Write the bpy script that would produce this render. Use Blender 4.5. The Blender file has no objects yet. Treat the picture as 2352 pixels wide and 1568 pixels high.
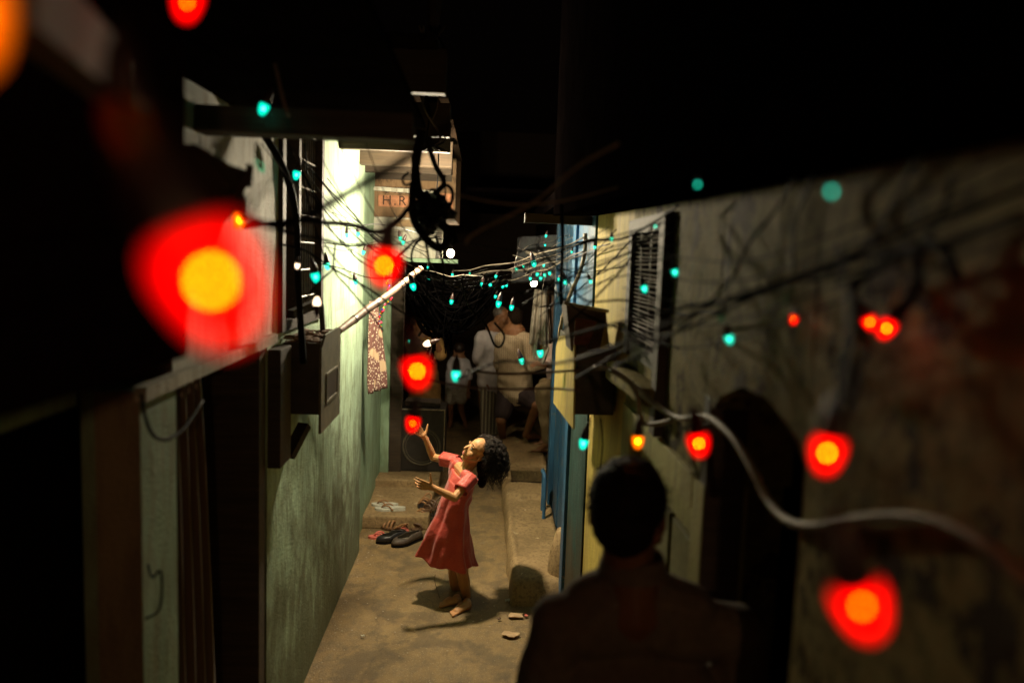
import bpy, bmesh, math, random
from mathutils import Vector, Matrix, noise
R = math.radians
scene = bpy.context.scene
COL = bpy.data.collections.new('alley')        # linked to the scene at the end of the script
random.seed(7)
# ---------------------------------------------------------------- camera
FPX, CX, CY = 1829.0, 1176.0, 784.0           # the photograph read at 2352 x 1568
CAM_H = 2.09
ROLL = R(2.0)
_v = Vector((-66.0, 194.0, -FPX)).normalized()            # alley direction (+Y) seen by the camera
_u = Vector((math.sin(ROLL), math.cos(ROLL), 0.0))
_u.z = (_v.x*_u.x + _v.y*_u.y)/(-_v.z); _u.normalize()
_x = _v.cross(_u).normalized()
M3 = Matrix((_x, _v, _u))                                  # rows = world axes in camera space
CAMP = Vector((0, 0, CAM_H))
cam = bpy.data.cameras.new('camera'); camo = bpy.data.objects.new('camera', cam); COL.objects.link(camo)
camo.matrix_world = Matrix.Translation(CAMP) @ M3.to_4x4()
cam.lens = 28.0; cam.sensor_width = 36.0; cam.clip_start = 0.02; cam.clip_end = 200
cam.dof.use_dof = True; cam.dof.focus_distance = 4.85; cam.dof.aperture_fstop = 1.4; cam.dof.aperture_blades = 0
scene.camera = camo

def ray(x, y):
    return M3 @ Vector((x-CX, -(y-CY), -FPX))
def P(x, y, Y):                      # point at depth Y (metres down the alley) seen at photo pixel x, y
    d = ray(x, y); return CAMP + d*(Y/d.y)
def PX(x, y, X):
    d = ray(x, y); return CAMP + d*(X/d.x)
def G(x, y, z=0.0):
    d = ray(x, y); return CAMP + d*((z-CAM_H)/d.z)
# ---------------------------------------------------------------- world, exposure
w = bpy.data.worlds.new('World'); scene.world = w; w.use_nodes = True
bg = w.node_tree.nodes['Background']; bg.inputs[0].default_value = (0.55, 0.33, 0.25, 1); bg.inputs[1].default_value = 0.0012
scene.view_settings.view_transform = 'Standard'; scene.view_settings.look = 'None'
scene.view_settings.gamma = 1; scene.view_settings.exposure = 0
scene.render.engine = 'CYCLES'
cy = scene.cycles
cy.use_denoising = True
cy.max_bounces = 6; cy.diffuse_bounces = 3; cy.glossy_bounces = 3; cy.transparent_max_bounces = 12
cy.caustics_reflective = False; cy.caustics_refractive = False; cy.sample_clamp_indirect = 2.0
cy.blur_glossy = 1.0
# ---------------------------------------------------------------- helpers
def tag(o, label=None, cat=None, group=None, kind=None):
    if label: o['label'] = label
    if cat: o['category'] = cat
    if group: o['group'] = group
    if kind: o['kind'] = kind
    return o
def empty(name, loc=(0, 0, 0), label=None, cat=None, group=None):
    o = bpy.data.objects.new(name, None); COL.objects.link(o); o.location = loc; o.empty_display_size = 0.05
    return tag(o, label, cat, group)
def link(name, me, mat, parent=None, smooth=False):
    o = bpy.data.objects.new(name, me); COL.objects.link(o)
    if mat:
        me.materials.clear(); me.materials.append(mat)
    if smooth:
        for p in me.polygons: p.use_smooth = True
    if parent:
        o.parent = parent
        o.matrix_parent_inverse = Matrix.Translation(parent.location).inverted()
    return o
def crom(pts, n=6):
    pts = [Vector(p) for p in pts]
    if len(pts) < 3:
        return [pts[0].lerp(pts[-1], i/n) for i in range(n+1)]
    q = [pts[0]*2-pts[1]] + pts + [pts[-1]*2-pts[-2]]
    out = []
    for i in range(1, len(q)-2):
        a, b, c, d = q[i-1], q[i], q[i+1], q[i+2]
        for k in range(n):
            t = k/n
            out.append(0.5*((2*b)+(c-a)*t+(2*a-5*b+4*c-d)*t*t+(3*b-a-3*c+d)*t*t*t))
    out.append(pts[-1]); return out
def lerp(a, b, t): return a+(b-a)*t
class MB:
    def __init__(s): s.bm = bmesh.new()
    def face(s, pts):
        try: return s.bm.faces.new([s.bm.verts.new(Vector(p)) for p in pts])
        except ValueError: return None
    def box(s, x0, x1, y0, y1, z0, z1, bev=0, M=None, jit=0):
        co = [(x, y, z) for x in (x0, x1) for y in (y0, y1) for z in (z0, z1)]
        vs = []
        for c in co:
            c = Vector(c)
            if jit: c += Vector([random.uniform(-jit, jit) for _ in range(3)])
            if M: c = M @ c
            vs.append(s.bm.verts.new(c))
        fs = []
        for f in ((0, 1, 3, 2), (4, 6, 7, 5), (0, 4, 5, 1), (2, 3, 7, 6), (0, 2, 6, 4), (1, 5, 7, 3)):
            fs.append(s.bm.faces.new([vs[i] for i in f]))
        if bev:
            es = list({e for f in fs for e in f.edges})
            bmesh.ops.bevel(s.bm, geom=es, offset=bev, segments=2, affect='EDGES', profile=0.6)
        return s
    def beam(s, a, b, w, h, up=(0, 0, 1)):
        a, b = Vector(a), Vector(b); d = (b-a).normalized(); up = Vector(up)
        sd = d.cross(up).normalized(); up = sd.cross(d)
        v = []
        for p in (a, b):
            for i, j in ((-1, -1), (1, -1), (1, 1), (-1, 1)):
                v.append(s.bm.verts.new(p+sd*w/2*i+up*h/2*j))
        for f in ((3, 2, 1, 0), (4, 5, 6, 7), (0, 1, 5, 4), (1, 2, 6, 5), (2, 3, 7, 6), (3, 0, 4, 7)):
            s.bm.faces.new([v[i] for i in f])
        return s
    def rings(s, rs, cap0=True, cap1=True, closed=True):
        vr = [[s.bm.verts.new(p) for p in r] for r in rs]
        n = len(vr[0])
        for a, b in zip(vr, vr[1:]):
            for i in range(n if closed else n-1):
                j = (i+1) % n
                s.bm.faces.new((a[i], a[j], b[j], b[i]))
        if cap0: s.bm.faces.new(vr[0][::-1])
        if cap1: s.bm.faces.new(vr[-1])
        return vr
    def tube(s, pts, r, n=6, sub=5, r1=None, jit=0, cap=True):
        path = crom(pts, sub) if sub else [Vector(p) for p in pts]
        m = len(path); rs = []
        ref = Vector((0.13, 0.21, 0.97))
        for i, p in enumerate(path):
            t = (path[min(i+1, m-1)]-path[max(i-1, 0)])
            if t.length < 1e-9: t = Vector((0, 0, 1))
            t.normalize()
            a = t.cross(ref)
            if a.length < 0.05: a = t.cross(Vector((1, 0, 0)))
            a.normalize(); b = a.cross(t)
            if isinstance(r, (list, tuple)):
                f = i/(m-1)*(len(r)-1); k = min(int(f), len(r)-2); rr = lerp(r[k], r[k+1], f-k)
            else: rr = r if r1 is None else lerp(r, r1, i/(m-1))
            if jit: rr *= 1+random.uniform(-jit, jit)
            rs.append([p+(a*math.cos(2*math.pi*k/n)+b*math.sin(2*math.pi*k/n))*rr for k in range(n)])
        s.rings(rs, cap, cap); return s
    def lathe(s, prof, o=(0, 0, 0), ax=(0, 0, 1), n=16):
        o, ax = Vector(o), Vector(ax).normalized()
        a = ax.cross(Vector((0.3, 1, 0.1))).normalized(); b = ax.cross(a)
        s.rings([[o+ax*h+(a*math.cos(2*math.pi*k/n)+b*math.sin(2*math.pi*k/n))*max(r, 1e-5) for k in range(n)] for r, h in prof]); return s
    def ell(s, c, r, M=None, n=12):
        c = Vector(c); rs = []
        if not hasattr(r, '__len__'): r = (r, r, r)
        for i in range(n//2+1):
            th = math.pi*i/(n//2)
            rr = max(math.sin(th), 1e-3)
            ring = []
            for k in range(n):
                v = Vector((rr*math.cos(2*math.pi*k/n)*r[0], rr*math.sin(2*math.pi*k/n)*r[1], -math.cos(th)*r[2]))
                if M: v = M @ v
                ring.append(c+v)
            rs.append(ring)
        s.rings(rs); return s
    def cap(s, p0, r0, p1, r1, n=10, flat=None):       # tapered capsule
        p0, p1 = Vector(p0), Vector(p1); t = p1-p0; L = t.length
        if L < 1e-6: return s.ell(p0, max(r0, r1))
        t.normalize(); a = t.cross(Vector((0.31, 0.22, 0.9)))
        if a.length < 0.05: a = t.cross(Vector((1, 0, 0)))
        a.normalize(); b = a.cross(t)
        if flat:                                       # flat = (direction, factor)
            fd = Vector(flat[0]); b = (fd-t*fd.dot(t)).normalized(); a = t.cross(b); fb = flat[1]
        else: fb = 1
        rs = []
        for i in range(4):
            th = math.pi/2*(i+0.05)/3.5
            rs.append((p0-t*math.cos(th)*r0, math.sin(th)*r0))
        for i in range(3, -1, -1):
            th = math.pi/2*(i+0.05)/3.5
            rs.append((p1+t*math.cos(th)*r1, math.sin(th)*r1))
        s.rings([[p+(a*math.cos(2*math.pi*k/n)+b*math.sin(2*math.pi*k/n)*fb)*rr for k in range(n)] for p, rr in rs]); return s
    def chain(s, pts, rs, flat=None):
        for i in range(len(pts)-1): s.cap(pts[i], rs[i], pts[i+1], rs[i+1], flat=flat)
        return s
    def mesh(s, name):
        bmesh.ops.recalc_face_normals(s.bm, faces=s.bm.faces)
        me = bpy.data.meshes.new(name); s.bm.to_mesh(me); s.bm.free(); return me
    def build(s, name, mat, parent=None, smooth=False):
        return link(name, s.mesh(name), mat, parent, smooth)
    def blob(s, name, mat, parent=None, voxel=0.004, it=4, fac=0.6, disp=None):
        """union of the closed pieces as one continuous smooth skin"""
        me = s.mesh(name+'_raw'); o = bpy.data.objects.new('tmp', me); scene.collection.objects.link(o)
        m = o.modifiers.new('r', 'REMESH'); m.mode = 'VOXEL'; m.voxel_size = voxel
        if it:
            k = o.modifiers.new('s', 'SMOOTH'); k.factor = fac; k.iterations = it
        dg = bpy.context.evaluated_depsgraph_get(); dg.update()
        me2 = bpy.data.meshes.new_from_object(o.evaluated_get(dg)); me2.name = name
        bpy.data.objects.remove(o); bpy.data.meshes.remove(me)
        if disp:
            cn = [(v.co.copy(), v.normal.copy()) for v in me2.vertices]
            me2.vertices.foreach_set('co', [x for c, n in cn for x in c+disp(c, n)])
        return link(name, me2, mat, parent, True)
# ---------------------------------------------------------------- materials
def mat_base(name):
    m = bpy.data.materials.new(name); m.use_nodes = True
    nt = m.node_tree; b = nt.nodes['Principled BSDF']; return m, nt, b
def c4(c): return (c[0], c[1], c[2], 1)
def ramp(nt, fac, stops):
    n = nt.nodes.new('ShaderNodeValToRGB'); e = n.color_ramp.elements
    e[0].position, e[0].color = stops[0][0], c4(stops[0][1])
    e[1].position, e[1].color = stops[-1][0], c4(stops[-1][1])
    for p, c in stops[1:-1]:
        x = e.new(p); x.color = c4(c)
    nt.links.new(fac, n.inputs[0]); return n.outputs[0]
def tex(nt, scale, stretch=(1, 1, 1), detail=8, kind='noise', off=(0, 0, 0), rough=0.6):
    tc = nt.nodes.new('ShaderNodeTexCoord'); mp = nt.nodes.new('ShaderNodeMapping')
    mp.inputs['Scale'].default_value = stretch; mp.inputs['Location'].default_value = off
    nt.links.new(tc.outputs['Object'], mp.inputs[0])
    if kind == 'noise':
        n = nt.nodes.new('ShaderNodeTexNoise'); n.inputs['Scale'].default_value = scale; n.inputs['Detail'].default_value = detail
        n.inputs['Roughness'].default_value = rough
    elif kind == 'vor':
        n = nt.nodes.new('ShaderNodeTexVoronoi'); n.inputs['Scale'].default_value = scale
    elif kind == 'wave':
        n = nt.nodes.new('ShaderNodeTexWave'); n.inputs['Scale'].default_value = scale
    nt.links.new(mp.outputs[0], n.inputs[0]); return n
def mix(nt, fac, a, b, mode='MIX'):
    n = nt.nodes.new('ShaderNodeMix'); n.data_type = 'RGBA'; n.blend_type = mode
    for s, v in ((n.inputs[0], fac), (n.inputs[6], a), (n.inputs[7], b)):
        if hasattr(v, 'links'): nt.links.new(v, s)
        elif isinstance(v, (int, float)): s.default_value = v
        else: s.default_value = c4(v)
    return n.outputs[2]
def bump(nt, b, h, strength=0.4, dist=0.01):
    n = nt.nodes.new('ShaderNodeBump'); n.inputs['Strength'].default_value = strength; n.inputs['Distance'].default_value = dist
    nt.links.new(h, n.inputs['Height']); nt.links.new(n.outputs[0], b.inputs['Normal'])
def simple(name, c, rough=0.6, metal=0, spec=0.5, var=0.25, scale=30, bmp=0.2, dist=0.003, stretch=(1, 1, 1)):
    m, nt, b = mat_base(name)
    n = tex(nt, scale, stretch)
    d = tuple(x*(1-var) for x in c); l = tuple(min(1, x*(1+var)) for x in c)
    nt.links.new(ramp(nt, n.outputs[0], [(0.3, d), (0.7, l)]), b.inputs['Base Color'])
    b.inputs['Roughness'].default_value = rough; b.inputs['Metallic'].default_value = metal
    b.inputs['Specular IOR Level'].default_value = spec
    if bmp: bump(nt, b, n.outputs[0], bmp, dist)
    return m
def plaster(name, paint, under, dirt, peel=0.62, grime_z=None, streak=True, rough=0.7, grime_col=None, spec=0.3, sc=1.0):
    """old painted plaster: paint, darker streaks, chipped spots showing what is under, dirt in the lower part"""
    m, nt, b = mat_base(name)
    n1 = tex(nt, 2.2*sc, (1, 1, 0.45), 10); n2 = tex(nt, 26*sc, (1, 1, 0.16) if streak else (1, 1, 1), 8, off=(3, 1, 2)); n3 = tex(nt, 6*sc, (1, 1, 0.7), 12, off=(9, 4, 1), rough=0.72)
    n4 = tex(nt, 90, (1, 1, 1), 5)
    col = mix(nt, ramp(nt, n1.outputs[0], [(0.40, (0, 0, 0)), (0.62, (0.8, 0.8, 0.8))]), paint, tuple(x*0.55 for x in paint))
    col = mix(nt, ramp(nt, n2.outputs[0], [(0.47, (0, 0, 0)), (0.64, (0.75, 0.75, 0.75))]), col, dirt)
    if grime_z is not None:
        tc = nt.nodes.new('ShaderNodeTexCoord'); sx = nt.nodes.new('ShaderNodeSeparateXYZ'); nt.links.new(tc.outputs['Object'], sx.inputs[0])
        mr = nt.nodes.new('ShaderNodeMapRange'); mr.inputs[1].default_value = grime_z[1]; mr.inputs[2].default_value = grime_z[0]
        nt.links.new(sx.outputs[2], mr.inputs[0])
        ad = nt.nodes.new('ShaderNodeMath'); ad.operation = 'ADD'; nt.links.new(mr.outputs[0], ad.inputs[0])
        sc2 = nt.nodes.new('ShaderNodeMath'); sc2.operation = 'MULTIPLY_ADD'; sc2.inputs[1].default_value = 2.2; sc2.inputs[2].default_value = -1.15
        nt.links.new(n3.outputs[0], sc2.inputs[0]); nt.links.new(sc2.outputs[0], ad.inputs[1])
        g = ramp(nt, ad.outputs[0], [(0.25, (0, 0, 0)), (0.8, (0.85, 0.85, 0.85))])
        col = mix(nt, g, col, grime_col or dirt)
    if peel:
        pk = ramp(nt, n3.outputs[0], [(peel, (0, 0, 0)), (peel+0.015, (1, 1, 1))])
        col = mix(nt, pk, col, under)
    nt.links.new(col, b.inputs['Base Color'])
    b.inputs['Roughness'].default_value = rough; b.inputs['Specular IOR Level'].default_value = spec
    h = mix(nt, 0.35, n3.outputs[0], n4.outputs[0]); bump(nt, b, h, 0.8, 0.02)
    return m
def emis(name, c, s, sampling='AUTO'):
    m = bpy.data.materials.new(name); m.use_nodes = True; nt = m.node_tree; nt.nodes.clear()
    e = nt.nodes.new('ShaderNodeEmission'); e.inputs[0].default_value = c4(c); e.inputs[1].default_value = s
    o = nt.nodes.new('ShaderNodeOutputMaterial'); nt.links.new(e.outputs[0], o.inputs[0]); m.cycles.emission_sampling = sampling; return m
def glassglow(name, tint, c, s):
    m = bpy.data.materials.new(name); m.use_nodes = True; nt = m.node_tree; nt.nodes.clear()
    e = nt.nodes.new('ShaderNodeEmission'); e.inputs[0].default_value = c4(c); e.inputs[1].default_value = s
    t = nt.nodes.new('ShaderNodeBsdfTransparent'); t.inputs[0].default_value = c4(tint)
    a = nt.nodes.new('ShaderNodeAddShader'); o = nt.nodes.new('ShaderNodeOutputMaterial')
    nt.links.new(e.outputs[0], a.inputs[0]); nt.links.new(t.outputs[0], a.inputs[1]); nt.links.new(a.outputs[0], o.inputs[0])
    m.cycles.emission_sampling = 'NONE'; return m
MINT = plaster('mint plaster', (0.44, 0.60, 0.42), (0.30, 0.24, 0.16), (0.20, 0.24, 0.14), 0.69, (0.1, 1.7), grime_col=(0.10, 0.105, 0.055))
MINT2 = plaster('mint post paint', (0.34, 0.50, 0.33), (0.25, 0.20, 0.14), (0.2, 0.26, 0.15), 0.74, (0.0, 0.5))
PALE = plaster('pale plaster', (0.55, 0.53, 0.44), (0.25, 0.15, 0.09), (0.3, 0.25, 0.17), 0.69)
PIER = plaster('pier plaster pink', (0.32, 0.25, 0.15), (0.4, 0.3, 0.1), (0.2, 0.14, 0.1), 0.72)
PIERG = plaster('pier plaster green', (0.26, 0.36, 0.24), (0.5, 0.42, 0.12), (0.2, 0.2, 0.12), 0.70)
YELLOW = plaster('yellow paint', (0.78, 0.60, 0.14), (0.22, 0.15, 0.07), (0.42, 0.30, 0.10), 0.68, (0.0, 0.7), grime_col=(0.3, 0.25, 0.1))
GREYW = plaster('grey green plaster', (0.27, 0.225, 0.085), (0.05, 0.035, 0.018), (0.075, 0.065, 0.028), 0.555, streak=False, spec=0.05, sc=0.9)
TEAL = plaster('teal dirty plaster', (0.03, 0.075, 0.068), (0.20, 0.16, 0.10), (0.015, 0.03, 0.025), 0.70, (0.2, 1.0), grime_col=(0.065, 0.042, 0.02))
BLUE = plaster('blue door paint', (0.022, 0.085, 0.16), (0.10, 0.10, 0.09), (0.012, 0.035, 0.07), 0.60, rough=0.45)
BLUE2 = plaster('light blue frame paint', (0.045, 0.14, 0.27), (0.25, 0.24, 0.2), (0.03, 0.08, 0.14), 0.60, rough=0.4)
BRICKP = plaster('brown wall plaster', (0.24, 0.145, 0.075), (0.10, 0.06, 0.03), (0.13, 0.08, 0.04), 0.58)
BRICK = simple('red brick face', (0.42, 0.18, 0.09), 0.8, var=0.3, scale=40, bmp=0.6)
CONC = plaster('worn concrete', (0.38, 0.26, 0.125), (0.50, 0.38, 0.22), (0.17, 0.115, 0.055), 0.62, streak=False, spec=0.3, sc=1.6)
WOODD = simple('dark timber', (0.05, 0.035, 0.025), 0.7, var=0.4, scale=14, stretch=(0.3, 4, 4), bmp=0.5)
WOODB = simple('brown timber', (0.042, 0.026, 0.013), 0.75, var=0.4, scale=14, stretch=(0.3, 4, 4), bmp=0.5)
DARK = simple('near-black tone', (0.008, 0.006, 0.005), 0.95, var=0.4, scale=8, spec=0.0, bmp=0)  # plain near-black tone for rooms, boards and backings
SHADEBLK = simple('shade black', (0.003, 0.002, 0.002), 1.0, var=0.4, scale=8, spec=0.0, bmp=0)  # blackness of the unlit overhead put into the colour
BLACKR = simple('black rubber', (0.007, 0.006, 0.0055), 0.6, var=0.2, scale=40, spec=0.06, bmp=0)
WIRED = simple('dusty dark wire', (0.02, 0.017, 0.014), 0.7, var=0.5, scale=30, spec=0.1, bmp=0)
TANG = simple('near-black wire', (0.0012, 0.001, 0.001), 0.8, var=0.6, scale=20, spec=0.0, bmp=0)  # nearly black tone for the far wire masses
WIREL = simple('pale old wire', (0.16, 0.13, 0.10), 0.5, var=0.3, scale=60)
IRON = simple('painted iron', (0.05, 0.055, 0.05), 0.5, 0.3, var=0.3, scale=50, bmp=0.3)
GREYCAB = simple('grey cable sheath', (0.22, 0.185, 0.12), 0.55, var=0.35, scale=45, bmp=0.2)
def ground_mat():
    m, nt, b = mat_base('cement alley floor')
    a = tex(nt, 1.6, detail=12, rough=0.7); c = tex(nt, 14, (1, 0.6, 1), 10, rough=0.7); d = tex(nt, 120, detail=3); e = tex(nt, 5, detail=10, off=(5, 5, 0), rough=0.75)
    col = ramp(nt, a.outputs[0], [(0.3, (0.16, 0.10, 0.038)), (0.5, (0.26, 0.17, 0.066)), (0.7, (0.35, 0.235, 0.10))])
    col = mix(nt, ramp(nt, c.outputs[0], [(0.42, (0, 0, 0)), (0.7, (0.7, 0.7, 0.7))]), col, (0.10, 0.075, 0.045))
    col = mix(nt, ramp(nt, e.outputs[0], [(0.60, (0, 0, 0)), (0.68, (0.5, 0.5, 0.5))]), col, (0.34, 0.28, 0.19))
    col = mix(nt, ramp(nt, d.outputs[0], [(0.57, (0, 0, 0)), (0.70, (0.75, 0.75, 0.75))]), col, (0.42, 0.33, 0.20))
    vz = tex(nt, 1.3, (1, 0.7, 1), kind='vor', off=(2, 1, 0)); vz.feature = 'DISTANCE_TO_EDGE'
    wz = tex(nt, 5, detail=6); wd = nt.nodes.new('ShaderNodeVectorMath'); wd.operation = 'MULTIPLY_ADD'; wd.inputs[1].default_value = (0.25, 0.25, 0)
    src = vz.inputs[0].links[0].from_socket; nt.links.new(wz.outputs[1], wd.inputs[0]); nt.links.new(src, wd.inputs[2]); nt.links.new(wd.outputs[0], vz.inputs[0])
    col = mix(nt, ramp(nt, vz.outputs[0], [(0.0, (0.4, 0.4, 0.4)), (0.008, (0, 0, 0))]), col, (0.06, 0.04, 0.022))
    st = tex(nt, 3.1, (1, 1, 1), 9, off=(1, 8, 2), rough=0.65)
    col = mix(nt, ramp(nt, st.outputs[0], [(0.52, (0, 0, 0)), (0.58, (0.55, 0.55, 0.55))]), col, (0.09, 0.062, 0.032))
    nt.links.new(col, b.inputs['Base Color']); b.inputs['Roughness'].default_value = 0.62
    bump(nt, b, mix(nt, 0.3, c.outputs[0], d.outputs[0]), 0.9, 0.02); return m
GROUND = ground_mat()
# ---------------------------------------------------------------- lamps the place has
def lamp(name, loc, power, col, rad, parent=None):
    l = bpy.data.lights.new(name, 'POINT'); l.energy = power; l.color = col; l.shadow_soft_size = rad
    o = bpy.data.objects.new(name, l); COL.objects.link(o); o.location = loc
    if parent:
        o.parent = parent; o.matrix_parent_inverse = Matrix.Translation(parent.location).inverted()
    return o
KEY = P(1001, 484, 4.86)
# ================================================================ the setting
g = MB()
N = 60
vs = {}
for i in range(N+1):
    for j in range(3*N+1):
        x = -3+6*i/N; y = -2+18*j/(3*N)
        z = 0.006*noise.noise(Vector((x*2, y*2, 0)))+0.002*noise.noise(Vector((x*9, y*9, 3)))
        vs[i, j] = g.bm.verts.new((x, y, z))
for i in range(N):
    for j in range(3*N):
        g.bm.faces.new((vs[i, j], vs[i+1, j], vs[i+1, j+1], vs[i, j+1]))
o = g.build('ground', GROUND, None, True); tag(o, kind='structure')
g = MB(); g.box(-60, 60, -60, 60, -0.3, -0.02); tag(g.build('ground_beyond', DARK), kind='structure')

def worn_slab(name, x0, x1, y0, y1, z, mat, parent=None, nx=14, ny=60, amp=0.01, top=None):
    """a cast slab with rounded worn edges and an uneven top"""
    m = MB(); rows = []
    for j in range(ny+1):
        y = lerp(y0, y1, j/ny); row = []
        prof = [(x0-0.012, 0), (x0-0.006, z*0.5), (x0+0.008, z*0.88), (x0+0.03, z)] + [(lerp(x0+0.03, x1-0.005, k/nx), z) for k in range(1, nx+1)] + [(x1, 0)]
        for (x, zz) in prof:
            e = min(1, min(j, ny-j)/1.5+0.0)
            dz = (top(x, y) if top else 0)
            nz = noise.noise(Vector((x*6, y*4, 1)))*amp
            zz2 = (zz+(dz+nz)*(zz/z))*(0.0 if j in (0, ny) else (0.85 if j in (1, ny-1) else 1))
            row.append(Vector((x+noise.noise(Vector((y*3, zz*9, 7)))*0.02*(1 if x < x0+0.05 else 0), y, zz2)))
        rows.append(row)
    m.rings(rows, False, False, False)
    return m.build(name, mat, parent, True)
LEDGE_X = G(1172, 1338).x
def ledge_top(x, y):
    d = 0
    if 4.9 < y < 6.2 and x > LEDGE_X+0.05: d -= 0.03*math.sin((y-4.9)/1.3*math.pi)
    if y > 6.3: d += 0.03
    return d
yF = G(1220, 1392).y
t = empty('concrete_step', (LEDGE_X, yF, 0), 'long worn concrete step along the foot of the blue doorway', 'step')
worn_slab('slab', LEDGE_X, 0.60, yF, G(1230, 1112, 0.14).y, 0.15, CONC, t, top=ledge_top)
y6 = G(1230, 1104, 0.14).y
t = empty('drain_basin', (0.4, y6, 0), 'dark square drain basin between the worn step and the raised path behind it', 'drain')
m = MB(); m.box(LEDGE_X-0.01, LEDGE_X+0.07, y6, y6+0.42, 0, 0.16, 0.01); m.box(LEDGE_X+0.07, 0.6, y6+0.30, y6+0.42, 0, 0.155, 0.01); m.build('rim', CONC, t)
m = MB(); m.box(LEDGE_X+0.07, 0.6, y6+0.01, y6+0.30, 0.0, 0.05); m.build('basin_floor', DARK, t)
t = empty('raised_path', (0.4, y6+0.5, 0), 'raised cement path where the man in the checked shirt rests his foot', 'step')
worn_slab('slab', LEDGE_X-0.02, 0.66, y6+0.43, 10.2, 0.17, CONC, t, amp=0.008)
# left plateau under loudspeaker
yP = G(900, 1215).y
t = empty('cement_platform', (-0.7, yP, 0), 'low cement platform carrying the loudspeaker and white slippers', 'step')
m = MB()
m.box(-1.0, G(985, 1215).x, yP, 7.9, 0, 0.10, 0.015, jit=0.006); m.build('slab', CONC, t)
m = MB(); m.box(-1.0, P(1010, 1110, 6.9).x, 6.72, 8.0, 0.08, 0.16, 0.012, jit=0.004); m.build('upper_slab', CONC, t)

# ---------------- left house
XL = -0.81; XR = 0.55
YA = PX(613, 1200, XL).y; YB = PX(826, 1200, XL).y           # near edge of the green wall, its far edge
YC = PX(407, 1200, XL).y; YD = PX(325, 1200, XL).y
t = empty('mint_plaster_house', (XL, 4, 0), 'mint green plaster house whose stained wall runs down the left of the alley', 'house')
WLs = PX(640, 400, XL-0.0).y; WLe = PX(735, 600, XL).y
zw0 = PX(690, 745, XL).z; zw1 = 2.72
LH = PX(500, 845, XL).z                                       # door head height
def wallgrid(name, x, y0, y1, z0, z1, mat, parent, th=0.2, side=-1, amp=0.006, ny=None, nz=None):
    """wall slab facing the alley with an uneven hand-plastered face"""
    m = MB(); ny = ny or max(2, int((y1-y0)*16)); nz = nz or max(2, int((z1-z0)*16)); rows = []
    for j in range(nz+1):
        z = lerp(z0, z1, j/nz); row = []
        for i in range(ny+1):
            y = lerp(y0, y1, i/ny)
            e = 0 if i in (0, ny) or j in (0, nz) else 1
            row.append(Vector((x+noise.noise(Vector((y*2.3, z*2.3, x)))*amp*e*2+noise.noise(Vector((y*8, z*8, x)))*amp*e*0.6, y, z)))
        row = [Vector((x+side*th, y0, z))]+row+[Vector((x+side*th, y1, z))]
        rows.append(row)
    m.rings(rows, True, True, True)
    return m.build(name, mat, parent)
wallgrid('wall', XL, YA, YB, 0, zw0, MINT, t)
wallgrid('wall_top', XL, WLe, YB, zw0, 3.0, MINT, t)
wallgrid('lintel_wall', XL, YC-0.02, WLs, LH, 3.0, PALE, t)
wallgrid('wall_above_window', XL-0.002, WLs, WLe, zw1, 3.0, PALE, t)
YP2 = PX(868, 1100, XL-0.06).y
wallgrid('return_wall', XL-0.05, YB, YP2+0.2, 0, 3.0, MINT2, t)
# white ledge under lintel
m = MB(); m.beam((XL+0.012, YC-0.25, LH+0.02), (XL+0.012, YA+0.05, LH+0.03), 0.03, 0.035); m.build('ledge', PALE, t)
# door jamb
m = MB(); m.box(XL-0.21, XL-0.005, YA-0.09, YA-0.003, 0, LH-0.003, 0.004); m.build('door_jamb', WOODD, t)
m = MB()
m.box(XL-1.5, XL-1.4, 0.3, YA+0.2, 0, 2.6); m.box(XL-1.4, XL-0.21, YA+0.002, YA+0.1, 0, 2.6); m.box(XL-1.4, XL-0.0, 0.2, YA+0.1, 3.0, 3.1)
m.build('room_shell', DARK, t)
# window with bars
f = MB()
f.box(XL-0.05, XL+0.018, WLs, WLs+0.05, zw0, zw1); f.box(XL-0.05, XL+0.018, WLe-0.05, WLe, zw0, zw1)
f.box(XL-0.05, XL+0.016, WLs+0.05, WLe-0.05, zw1-0.05, zw1); f.box(XL-0.05, XL+0.016, WLs+0.05, WLe-0.05, zw0, zw0+0.04)
mid = lerp(WLs, WLe, 0.36)
f.box(XL-0.05, XL+0.014, mid, mid+0.04, zw0+0.04, zw1-0.05)
win = f.build('window_frame', WOODD, t)
f = MB()
for k in range(9):
    y = lerp(mid+0.06, WLe-0.06, k/8); f.tube([(XL-0.02, y, zw0+0.03), (XL-0.02, y, zw1-0.04)], 0.005, 5, 1)
for k in range(7):
    z = lerp(zw0+0.12, zw1-0.1, k/6); f.tube([(XL-0.012, mid, z), (XL-0.012, WLe-0.04, z)], 0.005, 5, 1)
f.build('window_bar', WIREL, win)
m = MB(); m.box(XL-0.19, XL-0.15, WLs, WLe, zw0, zw1); m.build('window_dark_backing', DARK, win)  # dark sheet standing in for the unlit room behind the bars
# broken box frame of wood between window and meter box
# pier beside curtain
t = empty('door_pier', (XL, YD, 0), 'narrow brown and green plaster pier left of the hanging curtain', 'pillar')
XPL = P(222, 1200, YD).x
m = MB(); m.box(XPL, XL-0.001, YD, YD+0.02, 0, LH+0.02); m.build('front_face', PIER, t)
wallgrid('side_face', XL, YD+0.001, YC-0.001, 0, LH+0.02, PIERG, t, th=0.14)
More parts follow.
